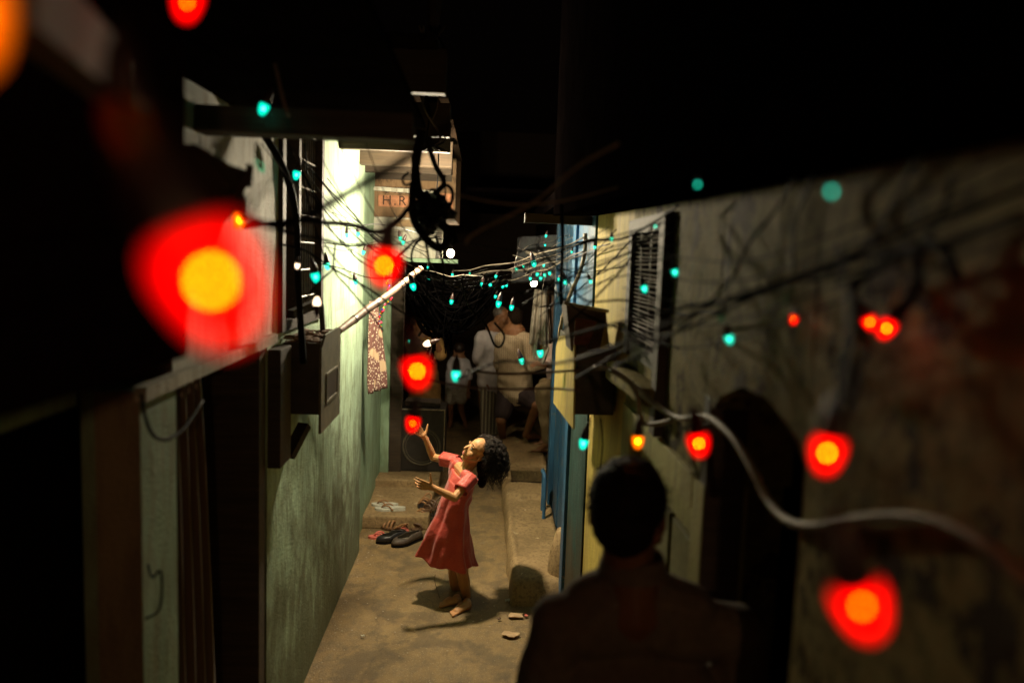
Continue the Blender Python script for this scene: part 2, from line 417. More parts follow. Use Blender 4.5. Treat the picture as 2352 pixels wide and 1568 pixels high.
# near wall, left of pier (dark)
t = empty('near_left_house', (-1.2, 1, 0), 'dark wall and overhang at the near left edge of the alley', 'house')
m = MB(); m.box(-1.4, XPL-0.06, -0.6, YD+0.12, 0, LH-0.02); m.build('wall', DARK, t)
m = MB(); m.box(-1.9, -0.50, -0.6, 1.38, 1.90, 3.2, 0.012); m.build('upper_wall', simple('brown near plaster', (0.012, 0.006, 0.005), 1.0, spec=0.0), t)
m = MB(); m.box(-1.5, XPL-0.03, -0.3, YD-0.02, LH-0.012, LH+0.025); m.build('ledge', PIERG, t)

# ---------------- right house (yellow) with window, blue door
YYE = PX(1347, 1100, XR).y          # far end of yellow
YYN = PX(1640, 900, XR).y           # near end of yellow
t = empty('yellow_house', (XR, 3, 0), 'yellow painted house on the right with a barred window', 'house')
wy0 = PX(1540, 700, XR).y; wy1 = PX(1448, 700, XR).y
wz0 = PX(1490, 840, XR).z; wz1 = 2.24
dy0 = PX(1545, 1250, XR).y; dy1 = PX(1425, 1250, XR).y; dz = PX(1500, 985, XR).z
wallgrid('wall', XR, wy1, YYE, 0, 2.42, YELLOW, t, side=1)
wallgrid('wall_under_window', XR, wy0, wy1, dz, wz0, GREYW, t, side=1)
wallgrid('wall_over_window', XR, wy0, wy1, wz1, 2.42, GREYW, t, side=1)
wallgrid('near_wall', XR, YYN, wy0, dz, 2.42, GREYW, t, side=1)
m = MB()
for (a, b) in ((YYN, YYN+0.10), (wy1-0.16, wy1-0.003)):
    m.box(XR-0.01, XR+0.1, a, b, 0, dz-0.003, 0.004)
m.box(XR-0.012, XR+0.1, YYN+0.10, wy1-0.16, dz-0.09, dz-0.004, 0.004)
m.build('door_frame', plaster('yellow door paint', (0.46, 0.42, 0.16), (0.15, 0.12, 0.06), (0.25, 0.22, 0.1), 0.72), t)
m = MB(); ya, yb = YYN+0.103, wy1-0.163
dr = m.box(XR+0.03, XR+0.06, ya, yb, 0, dz-0.093).build('door', bpy.data.materials['yellow door paint'], t)
m = MB()
for k in range(3):
    a = lerp(ya, yb, k/3)+0.02; b = lerp(ya, yb, (k+1)/3)-0.02
    m.box(XR+0.012, XR+0.029, a, b, 0.15, dz-0.2, 0.003)
m.build('door_panel', simple('olive door panel', (0.16, 0.15, 0.06), 0.6), dr)
f = MB()
f.box(XR-0.03, XR+0.08, wy0, wy0+0.07, wz0-0.18, wz1, 0.004); f.box(XR-0.02, XR+0.08, wy1-0.07, wy1, wz0, wz1, 0.004)
f.box(XR-0.02, XR+0.08, wy0+0.07, wy1-0.07, wz1-0.05, wz1); f.box(XR-0.01, XR+0.08, wy0+0.07, wy1-0.07, wz0, wz0+0.05)
win = f.build('window_frame', WOODD, t)
f = MB()
for k in range(26):
    z = lerp(wz0+0.07, wz1-0.06, k/25); f.tube([(XR-0.004, wy0+0.06, z+0.006*math.sin(k*5)), (XR-0.004, wy1-0.06, z)], 0.0028, 4, 1)
for k in range(3):
    y = lerp(wy0+0.15, wy1-0.15, k/2); f.tube([(XR+0.002, y, wz0), (XR+0.002, y, wz1)], 0.004, 4, 1)
f.build('window_grille', WIREL, win)
m = MB(); m.box(XR+0.12, XR+0.15, wy0, wy1, wz0, wz1); m.build('window_dark_backing', DARK, win)  # dark sheet standing in for the unlit room behind the grille
m = MB(); m.box(XR-0.07, XR-0.002, wy0+0.02, wy1+0.05, wz0-0.10, wz0-0.04, 0.012, jit=0.008); m.build('window_sill', GREYW, t)
m = MB(); m.box(XR+0.2, XR+0.3, YYN, YYE, 0, 2.42); m.build('back_of_wall', DARK, t)
# teal pier, blue frame, blue door
YT = PX(1306, 1200, XR).y
t = empty('blue_doorway', (XR, YT, 0), 'peeling blue doorway beside the dirty teal pier on the right', 'doorway')
wallgrid('teal_pier', XR-0.01, YYE+0.001, YT, 0, 1.75, TEAL, t, side=1)
wallgrid('upper_pier', XR-0.012, YYE+0.001, YT, 1.753, 2.5, BLUE2, t, side=1)
m = MB(); m.box(XR-0.03, XR+0.1, YT+0.001, YT+0.13, 0.0, 2.5, 0.006); m.build('door_frame', BLUE2, t)
m = MB()
for k in range(7):
    a = YT+0.135+k*0.21; m.box(XR+0.055-0.006*(k % 2), XR+0.11, a, a+0.205, 0.12, 2.43, 0.004)
m.build('door', BLUE, t)
m = MB(); m.box(XR+0.02, XR+0.12, YT+1.62, YT+1.75, 0.12, 2.43, 0.006); m.build('far_post', BLUE, t)
m = MB(); m.lathe([(0.0, 0), (0.10, 0.0), (0.115, 0.1), (0.10, 0.28), (0.06, 0.42), (0, 0.45)], (XR+0.02, YT+0.26, 0.0), n=14)
o = m.build('rounded_kerb_stone', CONC, None, True); tag(o, 'rounded grey stone leaning at the foot of the blue door frame', 'stone')
m = MB(); m.tube([(XR-0.03, YT+1.35, 0.02), (XR-0.03, YT+1.35, 0.42), (XR-0.045, YT+1.42, 0.47), (XR-0.03, YT+1.5, 0.42), (XR-0.03, YT+1.5, 0.02)], 0.014, 8)
o = m.build('water_pipe', BLUE2, None, True); tag(o, 'short blue bent water pipe standing by the drain basin', 'pipe')

# ---------------- near right house with arched doorway
XN = XR-0.004
t = empty('grey_plaster_house', (XN, 1.2, 0), 'grey plaster house at the near right with an arched dark doorway', 'house')
ay0 = PX(1835, 1250, XN).y; ay1 = PX(1602, 1250, XN).y
azt = PX(1690, 880, XN).z; azs = PX(1830, 1060, XN).z
m = MB()     # wall with arched opening, built as columns of quads
ys = [(-0.5+i*(ay0+0.5)/14, None) for i in range(15)]
npt = 16; arch = []
for i in range(npt+1):
    u = i/npt; y = lerp(ay0, ay1, u); z = azs+(azt-azs)*math.sin(math.pi*min(1, u*1.15+0.0))**0.6 if u*1.15 < 1 else azs
    arch.append((y, max(azs-0.02, z)+0.012*noise.noise(Vector((y*9, 3, 1)))))
def strip(m, y0, y1, z00, z01, z1, x=XN, th=0.25):
    n = 10
    for k in range(n):
        a0, a1 = lerp(z00, z1, k/n), lerp(z01, z1, k/n); b0, b1 = lerp(z00, z1, (k+1)/n), lerp(z01, z1, (k+1)/n)
        def q(y, z): return Vector((x+0.008*noise.noise(Vector((y*2.5, z*2.5, 5)))+0.003*noise.noise(Vector((y*9, z*9, 5))), y, z))
        m.face([q(y0, a0), q(y0, b0), q(y1, b1), q(y1, a1)])
    m.face([(x, y0, z00), (x, y1, z01), (x+th, y1, z01), (x+th, y0, z00)])
for i in range(len(ys)-1): strip(m, ys[i][0], ys[i+1][0], 0, 0, 3.2)
for (a, b) in zip(arch, arch[1:]): strip(m, a[0], b[0], a[1], b[1], 3.2)
for k in range(2):
    a = lerp(ay1, YYN, k/2); b = lerp(ay1, YYN, (k+1)/2); strip(m, a, b, 0, 0, 3.2)
m.face([(XN, ay0, 0), (XN, ay0, azs), (XN+0.25, ay0, azs), (XN+0.25, ay0, 0)])
m.face([(XN, ay1, 0), (XN, ay1, azs), (XN+0.25, ay1, azs), (XN+0.25, ay1, 0)])
bmesh.ops.remove_doubles(m.bm, verts=m.bm.verts, dist=1e-4)
o = m.build('wall', GREYW, t)
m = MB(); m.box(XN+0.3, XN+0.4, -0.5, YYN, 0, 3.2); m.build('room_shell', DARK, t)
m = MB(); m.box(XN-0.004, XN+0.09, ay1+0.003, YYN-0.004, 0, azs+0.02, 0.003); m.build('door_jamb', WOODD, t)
# ---------------- roofs
t = empty('left_roof', (XL, 4, 2.7), 'timber joists and boards of the low roof over the left wall', 'roof')
JX1 = -0.16
jo = [(3.05, 2.69), (3.92, 2.655), (4.50, 2.66), (5.22, 2.655), (5.75, 2.66), (6.3, 2.66)]
for k, (y, z) in enumerate(jo):
    m = MB(); m.box(XL-0.15, JX1-0.02*k, y, y+0.07, z, z+0.16, 0.004, jit=0.004); m.build('joist', WOODB, t)
m = MB()
for k in range(14):
    x = XL-0.15+k*0.055; m.box(x, x+0.053, 2.9, 6.5, 2.84+0.003*(k % 2), 2.86+0.003*(k % 2))
m.build('roof_board', simple('blackish boards', (0.014, 0.009, 0.006), 0.95, spec=0.0), t)  # boards toned nearly black
m = MB(); m.box(XL-0.0, JX1-0.05, 2.28, 2.36, P(900, 322, 2.3).z, P(900, 262, 2.3).z, 0.006, jit=0.004); m.build('front_beam', WOODD, t)
m = MB(); m.box(XL-0.2, JX1-0.06, 1.2, 2.9, 2.535, 2.555, 0.004); m.build('front_boards', DARK, t)
t = empty('right_roof', (0.4, 3, 2.3), 'low dark roof over the yellow wall with an added light-blocking mass above', 'roof')
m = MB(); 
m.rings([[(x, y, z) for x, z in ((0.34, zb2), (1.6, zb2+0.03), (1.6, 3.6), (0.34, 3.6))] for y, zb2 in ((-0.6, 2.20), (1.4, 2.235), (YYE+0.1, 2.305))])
m.build('added_light_block', SHADEBLK, t)  # solid mass above the soffit, added to keep lamplight off the wall
m = MB(); m.beam((0.20, YYE+0.13, 2.29), (XR+0.2, YYE+0.13, 2.285), 0.05, 0.045); m.build('end_beam', WOODB, t)
# ---------------- HRN block: overhanging upper floor behind
YH = 6.3
t = empty('brick_overhang', (-0.6, YH, 2.2), 'brown upper storey end wall with lettered bricks hanging over the left side', 'house')
bx0 = P(850, 480, YH).x; bx1 = P(1046, 460, YH).x; bz0 = P(950, 592, YH).z; bz1 = P(950, 330, YH).z
zb = P(950, 500, YH).z; xb = P(975, 540, YH).x
m = MB(); m.box(bx0, bx1, YH, YH+1.2, zb, bz1); m.build('upper_wall', BRICKP, t)
m = MB(); m.box(bx0, P(1000, 560, YH).x, YH+0.02, YH+1.2, bz0, zb-0.003); m.build('lower_wall', PALE, t)
m = MB(); m.beam((bx0, YH-0.03, P(950, 437, YH).z), (P(1000, 437, YH).x, YH-0.03, P(950, 442, YH).z), 0.05, 0.03); m.build('ledge', PALE, t)
a, b = P(870, 442, YH), P(970, 478, YH)
m = MB(); m.box(a.x, b.x, YH-0.02, YH-0.001, b.z, a.z-0.02, 0.003); br = m.build('brick', BRICK, t)
a2, b2 = P(1000, 444, YH), P(1040, 496, YH)
m = MB(); m.box(a2.x, b2.x, YH-0.015, YH-0.001, b2.z, a2.z, 0.003); m.build('brick', BRICK, t)
m = MB(); m.box(P(905, 500, YH).x, P(955, 500, YH).x, YH-0.012, YH-0.001, P(900, 520, YH).z, P(900, 503, YH).z, 0.003); m.build('brick', simple('brown brick', (0.25, 0.16, 0.08), 0.8), t)
def text(body, size, loc, mat, parent, rot=(R(90), 0, 0), name='lettering'):
    c = bpy.data.curves.new('txt', 'FONT'); c.body = body; c.size = size; c.extrude = 0.002; c.space_character = 1.25
    o = bpy.data.objects.new('tmp', c); scene.collection.objects.link(o)
    dg = bpy.context.evaluated_depsgraph_get(); dg.update(); me = bpy.data.meshes.new_from_object(o.evaluated_get(dg))
    bpy.data.objects.remove(o)
    Mx = Matrix.Translation(loc) @ Matrix.Rotation(rot[2], 4, 'Z') @ Matrix.Rotation(rot[0], 4, 'X')
    me.transform(Mx)
    return link(name, me, mat, parent)
INK = simple('engraved dark letters', (0.05, 0.025, 0.015), 0.9)
text('H.R N', 0.105, P(877, 470, YH-0.025), INK, br)
text('L K Z', 0.07, P(884, 447, YH-0.03)+Vector((0, 0, 0.012)), INK, t)
# green lintel and posts beneath
m = MB(); m.box(P(925, 600, YH).x, P(1052, 600, YH).x, YH-0.03, YH+0.06, P(980, 603, YH).z, bz0-0.003, 0.004); m.build('lintel_board', MINT2, t)
yq = PX(872, 1000, XL-0.06).y
t = empty('green_door_post', (XL, yq, 0), 'light green painted door post at the end of the left wall', 'post')
yq = 6.95
m = MB(); m.box(P(873, 1000, yq).x, P(893, 1000, yq).x, yq, yq+0.12, 0.08, 2.3, 0.004); m.build('front_board', MINT2, t)
m = MB(); m.box(P(893, 1000, yq).x+0.001, P(921, 1000, yq).x, yq+0.03, yq+0.14, 0.08, 2.3, 0.004); m.build('inner_board', WOODB, t)
# behind left: dark shop wall
t = empty('dark_house_behind', (-1, 8, 0), 'unlit houses closing the far end of the alley', 'house')
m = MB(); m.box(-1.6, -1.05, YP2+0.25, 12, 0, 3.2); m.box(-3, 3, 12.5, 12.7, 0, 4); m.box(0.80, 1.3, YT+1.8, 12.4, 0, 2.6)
m.build('wall', simple('night-dark far wall', (0.03, 0.02, 0.014), 0.95, spec=0.0), t)  # darkness of the far end put into the wall colour
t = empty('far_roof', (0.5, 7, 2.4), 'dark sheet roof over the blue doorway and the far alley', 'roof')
m = MB(); m.box(0.46, 1.3, YYE+0.2, 7.4, 2.44, 2.54); m.box(-0.2, 1.5, 8.2, 12.4, 2.75, 2.79); m.build('roof_sheet', SHADEBLK, t)
# ================================================================ lit lamps
BULBW = emis('white hot lamp', (1, 0.80, 0.52), 40, 'NONE')
def bare_lamp(loc, label, power, col=(1, 0.80, 0.50), r=0.03, soft=0.03, glow=True):
    t = empty('bare_lamp', loc, label, 'lamp', 'bare white lamps over the alley')
    x, y, z = loc
    MB().ell(loc, (r, r, r*1.15)).build('lamp_glass', BULBW, t, True)
    MB().lathe([(r*0.5, r*0.9), (r*0.62, r*1.1), (r*0.6, r*2.3), (r*0.35, r*2.9), (0, r*3)], loc).build('lamp_holder', BLACKR, t, True)
    l = lamp('lamp_light', Vector(loc), power, col, r*1.2, t)
    return t
# the key lamp hangs low over the alley behind the knot of black cables
t = bare_lamp(KEY, 'bright bare lamp hanging behind the knot of black cables', 640, (1, 0.84, 0.58), 0.03, 0.035)
MB().tube([KEY+Vector((0, 0, 0.08)), KEY+Vector((0.01, -0.02, 0.25)), KEY+Vector((0, 0.02, 0.5))], 0.004).build('flex', BLACKR, t)
t = bare_lamp(P(1035, 582, 7.6), 'bare lamp glowing at the end of the brick overhang', 26, (1, 0.80, 0.52), 0.036)
t = bare_lamp(P(1226, 650, 7.4), 'bare lamp glowing above the hanging white cloth', 34, (1, 0.78, 0.5), 0.030)
t = bare_lamp((0.35, -1.9, 2.35), 'dim warm lamp hanging in the lane behind the camera', 95, (1, 0.56, 0.26), 0.03)
# ================================================================ boxes, cloths, loudspeaker, shoes
MBOX = simple('brown painted sheet steel', (0.16, 0.14, 0.09), 0.5, 0.2, var=0.3, scale=16, bmp=0.15)
MBOXD = simple('dark painted sheet steel', (0.06, 0.05, 0.038), 0.5, 0.2, var=0.3, scale=16, bmp=0.15)
RUST = simple('rusty red paint', (0.22, 0.06, 0.03), 0.7, var=0.5, scale=20)
def ptsbox(m, quad, off):
    q = [Vector(p) for p in quad]; r = [p+Vector(off) for p in q]
    m.rings([q, r]); return m
bx = -0.645; y0 = PX(738, 900, bx).y; y1 = PX(779, 900, bx).y
zt = PX(740, 790, bx).z; zb_ = PX(738, 972, bx).z
t = empty('meter_box', (bx, y0, zb_), 'dark grey steel meter box with an inset panel on the mint wall', 'meter box')
m = MB(); m.box(XL+0.002, bx-0.012, y0+0.03, y1, zb_+0.03, zt, 0.004); m.build('cabinet', MBOXD, t)
m = MB()
za, zc = PX(738, 995, bx).z, PX(779, 757, bx).z
pr = [(y0, za), (y1+0.02, za+0.0), (y1+0.02, zc-0.0), (y1-0.05, zc+0.012), (y0+0.09, zc+0.005), (y0, zt-0.02)]
m.rings([[Vector((bx-0.010, y, z)) for y, z in pr], [Vector((bx, y, z)) for y, z in pr]]); dr = m.build('door', MBOX, t)
ya, yb = lerp(y0, y1, 0.22), lerp(y0, y1, 0.86); z0, z1 = lerp(za, zc, 0.27), lerp(za, zc, 0.60)
m = MB(); m.box(bx+0.0006, bx+0.006, ya, yb, z0, z0+0.012); m.box(bx+0.0006, bx+0.006, ya, yb, z1-0.012, z1); m.box(bx+0.0006, bx+0.006, ya, ya+0.014, z0+0.012, z1-0.012); m.box(bx+0.0006, bx+0.006, yb-0.014, yb, z0+0.012, z1-0.012)
m.build('panel_frame', MBOX, dr)
m = MB(); m.box(bx+0.0005, bx+0.0025, ya+0.015, yb-0.015, z0+0.013, z1-0.013); m.build('panel', simple('brown panel', (0.07, 0.05, 0.035), 0.4), dr)
# rubble on top of the box
m = MB(); random.seed(3)
for k in range(60):
    c = Vector((random.uniform(XL+0.01, bx-0.03), random.uniform(y0+0.02, y1-0.02), zt+random.uniform(0.0, 0.025)))
    m.ell(c, (random.uniform(.008, .025), random.uniform(.01, .035), random.uniform(.004, .012)), Matrix.Rotation(random.uniform(0, 3), 3, 'Z'), 6)
tag(m.build('dust_heap', simple('dusty fibre rubbish', (0.30, 0.20, 0.14), 0.95, var=0.5, scale=60)), 'heap of dusty rubbish lying on top of the steel meter box', 'rubbish', kind='stuff')
# wooden leftovers by the window: small timber struts
m = MB(); a, b = P(668, 722, 3.35), P(735, 693, 3.55); m.beam(a, b, 0.03, 0.035)
tag(m.build('timber_batten', WOODB), 'short pale timber batten wedged between the window and the meter box', 'batten')
m = MB(); m.beam(P(738, 700, 3.5), P(742, 765, 3.55), 0.02, 0.02); tag(m.build('metal_bracket', IRON), 'thin dark bracket standing on the back of the meter box', 'bracket')
# fan shaped wooden knee below the box
m = MB(); m.beam(P(662, 1048, 3.25), P(700, 975, 3.35), 0.05, 0.03); tag(m.build('wooden_knee', WOODB), 'short wooden bracket leaning under the meter box', 'bracket')
m = MB(); m.box(XL+0.001, XL+0.05, PX(640, 1000, XL).y-0.17, PX(640, 1000, XL).y, PX(640, 1050, XL).z, zw0-0.05, 0.003)
tag(m.build('dark_wall_post', WOODD), 'dark upright post fixed beside the steel meter box', 'post')

# box on the right wall
xs = 0.375; y0 = PX(1318, 850, xs).y; y1 = PX(1273, 850, xs).y
zt = PX(1316, 762, xs).z; zbt = PX(1316, 948, xs).z
t = empty('yellow_meter_box', (xs, y0, zbt), 'meter box with a bent yellow side sheet on the right wall', 'meter box')
m = MB(); m.box(xs+0.012, XR-0.004, y0+0.02, y1-0.1, PX(1316, 958, xs).z, P(1350, 795, y0).z, 0.004); m.build('cabinet', MBOXD, t)
pr = [PX(1317, 1002, xs), PX(1310, 948, xs-0.005), PX(1272, 942, xs), PX(1274, 800, xs), PX(1281, 776, xs), PX(1317, 760, xs)]
pr = [PX(1316, 985, xs-0.012), PX(1271, 925, xs), PX(1277, 795, xs), PX(1284, 772, xs), PX(1312, 768, xs), PX(1319, 784, xs)]
m = MB(); m.rings([pr, [p+Vector((0.007, 0, 0)) for p in pr]]); m.build('side_sheet', YELLOW, t)
YB2 = y0
t = empty('rusty_sign_box', (xs, y0, zt), 'tilted red rusty sheet metal box above the yellow meter box', 'box')
q = [P(1300, 695, y0+0.02), P(1392, 716, y0-0.04), P(1400, 800, y0-0.02), P(1312, 806, y0+0.05)]
m = MB(); m.rings([q, [p+Vector((0.0, 0.20, 0.0)) for p in q]]); m.build('cabinet', simple('brown rust sheet', (0.10, 0.06, 0.04), 0.7, var=0.5, scale=14), t)
q2 = [P(1322, 730, y0-0.015), P(1372, 738, y0-0.05), P(1352, 790, y0-0.03), P(1318, 792, y0+0.0)]
m = MB(); m.rings([q2, [p+Vector((0, 0.012, 0)) for p in q2]]); m.build('red_patch', RUST, t)
m = MB(); m.beam(P(1297, 696, y0-0.03), P(1398, 715, y0-0.06), 0.03, 0.012); m.build('top_edge', simple('pale edge', (0.4, 0.33, 0.2), 0.7), t)
q3 = [P(1391, 738, y0-0.05), P(1398, 800, y0-0.05), P(1379, 800, y0-0.05)]
m = MB(); m.rings([q3, [p+Vector((0, 0.01, 0)) for p in q3]]); m.build('torn_flap', YELLOW, t)

# curtain in the left doorway
m = MB(); rows = []
ytop = YC+0.02; wtop = 0.30
cz1 = LH-0.005; random.seed(5)
nc = 90
for j in range(26):
    v = j/25; z = lerp(cz1, 0.02, v); row = []
    for i in range(nc+1):
        u = i/nc
        wd = lerp(0.30, 0.42, min(1, v*1.6)**0.8)
        y = ytop+u*wd
        x = XL-0.05+0.022*math.sin(u*30+math.sin(v*3)*0.6)*(0.5+0.5*v)+0.012*math.sin(u*61+v*2)+0.01*v
        row.append(Vector((x, y, z)))
    rows.append(row)
m.rings(rows, False, False, False)
cmat, nt, b = mat_base('brown shiny curtain cloth'); b.inputs['Base Color'].default_value = (0.10, 0.06, 0.035, 1); b.inputs['Roughness'].default_value = 0.33; b.inputs['Sheen Weight'].default_value = 0.2
o = m.build('door_curtain', cmat, None, True); tag(o, 'long dark brown curtain with shiny folds hanging in the left doorway', 'curtain')
sm = o.modifiers.new('s', 'SOLIDIFY'); sm.thickness = 0.002
m = MB(); m.tube([(XL-0.05, YC-0.0, LH-0.012), (XL-0.05, YA-0.1, LH-0.012)], 0.008, 6, 1); tag(m.build('curtain_rod', IRON), 'thin iron curtain rod under the white door ledge', 'rod')

# torn tarpaulin, upper left
def cloth(name, quad, mat, nx=24, ny=24, amp=0.01, fx=5, seed=1, label=None, cat=None, torn=0, thick=0.002):
    """hanging cloth between four corners: top-left, top-right, bottom-right, bottom-left"""
    a, b, c, d = [Vector(p) for p in quad]; nrm = (b-a).cross(d-a).normalized(); m = MB(); rows = []
    for j in range(ny+1):
        v = j/ny; row = []
        for i in range(nx+1):
            u = i/nx; p = a.lerp(b, u).lerp(d.lerp(c, u), v)
            e = amp*(math.sin(u*fx*6.28+seed+2*v)+0.5*noise.noise(Vector((u*6, v*3, seed))))*(0.4+0.6*v)
            if torn and j == ny: p = p+(d-a).normalized()*torn*noise.noise(Vector((u*14, seed, 3)))
            row.append(p+nrm*e)
        rows.append(row)
    m.rings(rows, False, False, False); o = m.build(name, mat, None, True)
    s = o.modifiers.new('s', 'SOLIDIFY'); s.thickness = thick
    return tag(o, label, cat)
TARP = simple('dark brown tarpaulin', (0.035, 0.018, 0.015), 0.8, var=0.3)
cloth('tarpaulin', [P(60, 330, 1.35), P(448, 330, 1.6), P(560, 395, 1.75), P(330, 640, 1.6)], TARP, label='dark torn tarpaulin stretched across the upper left wall', cat='tarpaulin', amp=0.012)
cloth('hanging_sack', [P(380, 330, 1.62), P(578, 395, 1.78), P(535, 480, 1.78), P(330, 820, 1.62)], TARP, label='dark sack cloth hanging behind the big red bulb with a ragged edge', cat='cloth', amp=0.02, seed=4, torn=0.03)
cloth('dangling_rag', [P(566, 375, 1.8), P(582, 380, 1.8), P(576, 432, 1.8), P(563, 425, 1.8)], simple('dull green rag', (0.06, 0.06, 0.035), 0.9), nx=6, ny=8, amp=0.004, label='small dull green rag dangling on the upper left wall', cat='rag')

# loudspeaker
sp0, sp1 = P(921, 1092, 7.0), P(1018, 1100, 7.0); ys = 7.0
zt = P(960, 938, ys).z; x0, x1 = P(916, 1020, ys).x, P(1021, 1020, ys).x
t = empty('loudspeaker', ((x0+x1)/2, ys, 0.161), 'large black loudspeaker cabinet with a round grille on the cement platform', 'loudspeaker')
SPK = simple('scuffed black board', (0.02, 0.016, 0.013), 0.45, var=0.4, scale=20)
m = MB(); m.box(x0, x1, ys, ys+0.38, 0.162, zt, 0.012); m.build('cabinet', SPK, t)
TRIM = simple('worn metal edge', (0.42, 0.36, 0.28), 0.4, 0.6, var=0.5, scale=60)
m = MB()
m.box(x0, x1, ys-0.006, ys-0.0005, zt-0.012, zt-0.004); m.build('top_edging', TRIM, t)
m = MB(); m.box(x0+0.002, x0+0.008, ys-0.006, ys-0.0005, 0.17, zt-0.013); m.build('side_edging', TRIM, t)
m = MB(); m.box(x1-0.008, x1-0.002, ys-0.006, ys-0.0005, 0.17, zt-0.013); m.build('side_edging', TRIM, t)
cc = Vector(((x0+x1)/2+0.0, ys, 0.162+(zt-0.162)*0.40))
def torus(m, c, ax, Rr, r, n=36, k=6):
    ax = Vector(ax).normalized(); a = ax.cross(Vector((0.3, 0.5, 1))).normalized(); b = ax.cross(a)
    rs = []
    for i in range(n+1):
        th = 2*math.pi*i/n; d = a*math.cos(th)+b*math.sin(th)
        rs.append([c+d*(Rr+r*math.cos(2*math.pi*q/k))+ax*r*math.sin(2*math.pi*q/k) for q in range(k)])
    m.rings(rs, False, False); return m
m = MB(); torus(m, cc-Vector((0, 0.004, 0)), (0, 1, 0), 0.165, 0.009); torus(m, cc-Vector((0, 0.003, 0)), (0, 1, 0), 0.142, 0.004); m.build('cone_surround', simple('dull ring', (0.09, 0.075, 0.05), 0.5), t)
m = MB(); m.lathe([(0.14, 0.0), (0.06, 0.045), (0.05, 0.03), (0.0, 0.015)], cc-Vector((0, 0.004, 0)), (0, 1, 0), 28); m.build('cone', SPK, t)
m = MB(); torus(m, Vector((cc.x, ys-0.003, zt-0.13)), (0, 1, 0), 0.05, 0.006); m.build('tweeter_ring', SPK, t)
m = MB(); m.box(x0+0.03, x0+0.36, ys+0.05, ys+0.3, zt+0.001, zt+0.05, 0.01, jit=0.01)
tag(m.build('folded_sack', simple('dark sack', (0.05, 0.03, 0.02), 0.95, var=0.5, scale=30)), 'dark folded sack lying on top of the loudspeaker', 'sack')

# shoes and slippers
def sole_pts(L, W, n=20):
    out = []
    for k in range(n):
        a = 2*math.pi*k/n; x = math.cos(a); y = math.sin(a)
        w_ = W/2*(0.80+0.22*(x+0.35)-0.12*math.cos(3*a))
        out.append((x*L/2, y*w_))
    return out
def slipper(px, py, ang, zb, L, cs, cstrap, label, thick=0.018, kind='strap', tilt=0):
    c = G(px, py, zb) if not isinstance(px, Vector) else px
    t = empty('slipper' if kind == 'strap' else 'sandal', c, label, 'slipper' if kind == 'strap' else 'sandal', 'footwear left on the ground')
    Rz = Matrix.Translation(c) @ Matrix.Rotation(R(ang), 4, 'Z') @ Matrix.Rotation(R(tilt), 4, 'X')
    pts = sole_pts(L, L*0.38)
    m = MB(); m.rings([[Rz @ Vector((x, y, z+(0.012 if x < 0 else 0)*min(1, -x*20) if z > 0.001 else 0)) for x, y in pts] for z in (0.0, thick*0.5, thick)]); m.build('sole', cs, t)
    if kind == 'strap':
        for s in (-1, 1):
            m = MB(); m.tube([Rz @ Vector(p) for p in ((L*0.28, 0, thick), (L*0.2, s*L*0.06, thick+0.02), (L*0.02, s*L*0.14, thick+0.022), (-L*0.12, s*L*0.175, thick*0.6))], 0.006, 6); m.build('strap', cstrap, t, True)
    else:
        for xx, hh in ((0.26, 0.03), (0.12, 0.045), (-0.02, 0.05)):
            m = MB(); m.tube([Rz @ Vector(p) for p in ((L*xx, -L*0.17, thick*0.5), (L*xx, -L*0.12, thick+hh*0.7), (L*(xx+0.02), 0, thick+hh), (L*xx, L*0.12, thick+hh*0.7), (L*xx, L*0.17, thick*0.5))], 0.009, 6); m.build('strap', cstrap, t, True)
        m = MB(); m.tube([Rz @ Vector(p) for p in ((-L*0.15, -L*0.16, thick), (-L*0.42, -L*0.1, thick+0.045), (-L*0.5, 0, thick+0.05), (-L*0.42, L*0.1, thick+0.045), (-L*0.15, L*0.16, thick))], 0.007, 6); m.build('heel_strap', cstrap, t, True)
    return t
def shoe(px, py, ang, zb, L, mat, label, name='shoe'):
    c = G(px, py, zb); t = empty(name, c, label, 'shoe', 'footwear left on the ground')
    Rz = Matrix.Translation(c) @ Matrix.Rotation(R(ang), 4, 'Z')
    pts = sole_pts(L, L*0.40)
    m = MB(); m.rings([[Rz @ Vector((x, y, z)) for x, y in pts] for z in (0.0, 0.02)]); m.build('sole', BLACKR, t)
    prof = []
    for z, s, cut in ((0.021, 1.0, 0), (0.035, 0.98, 0), (0.05, 0.9, 0), (0.06, 0.72, 1)):
        r_ = []
        for x, y in pts:
            zz = z
            if x < L*0.1: zz = z*1.25
            r_.append(Rz @ Vector((x*s-(0.01 if cut else 0), y*s, zz)))
        prof.append(r_)
    m = MB(); m.rings(prof, False, False); o = m.build('upper', mat, t, True); s = o.modifiers.new('s', 'SOLIDIFY'); s.thickness = 0.003
    m = MB(); m.rings([[Rz @ Vector((x*0.93, y*0.9, 0.026)) for x, y in pts]]*1+[[Rz @ Vector((x*0.93, y*0.9, 0.028)) for x, y in pts]]); m.build('insole', simple('insole grey', (0.25, 0.23, 0.17), 0.8), t)
    return t
WHT = simple('dirty white rubber', (0.55, 0.55, 0.46), 0.6); TAN = simple('tan leather', (0.30, 0.15, 0.06), 0.5, var=0.3)
BRL = simple('brown leather', (0.12, 0.065, 0.035), 0.5, var=0.4); BLL = simple('black leather', (0.02, 0.018, 0.017), 0.28); PNK = simple('pink rubber', (0.65, 0.16, 0.12), 0.6)
GRY = simple('grey cloth upper', (0.30, 0.31, 0.30), 0.8)
slipper(896, 1171, 178, 0.10, 0.24, WHT, TAN, 'white slipper with tan straps on the cement platform')
slipper(884, 1162, 170, 0.10, 0.22, WHT, TAN, 'white slipper pushed against the wall behind the tan strapped one')
slipper(888, 1208, 165, 0.0, 0.24, BRL, BRL, 'brown leather sandal lying below the platform edge', kind='sandal')
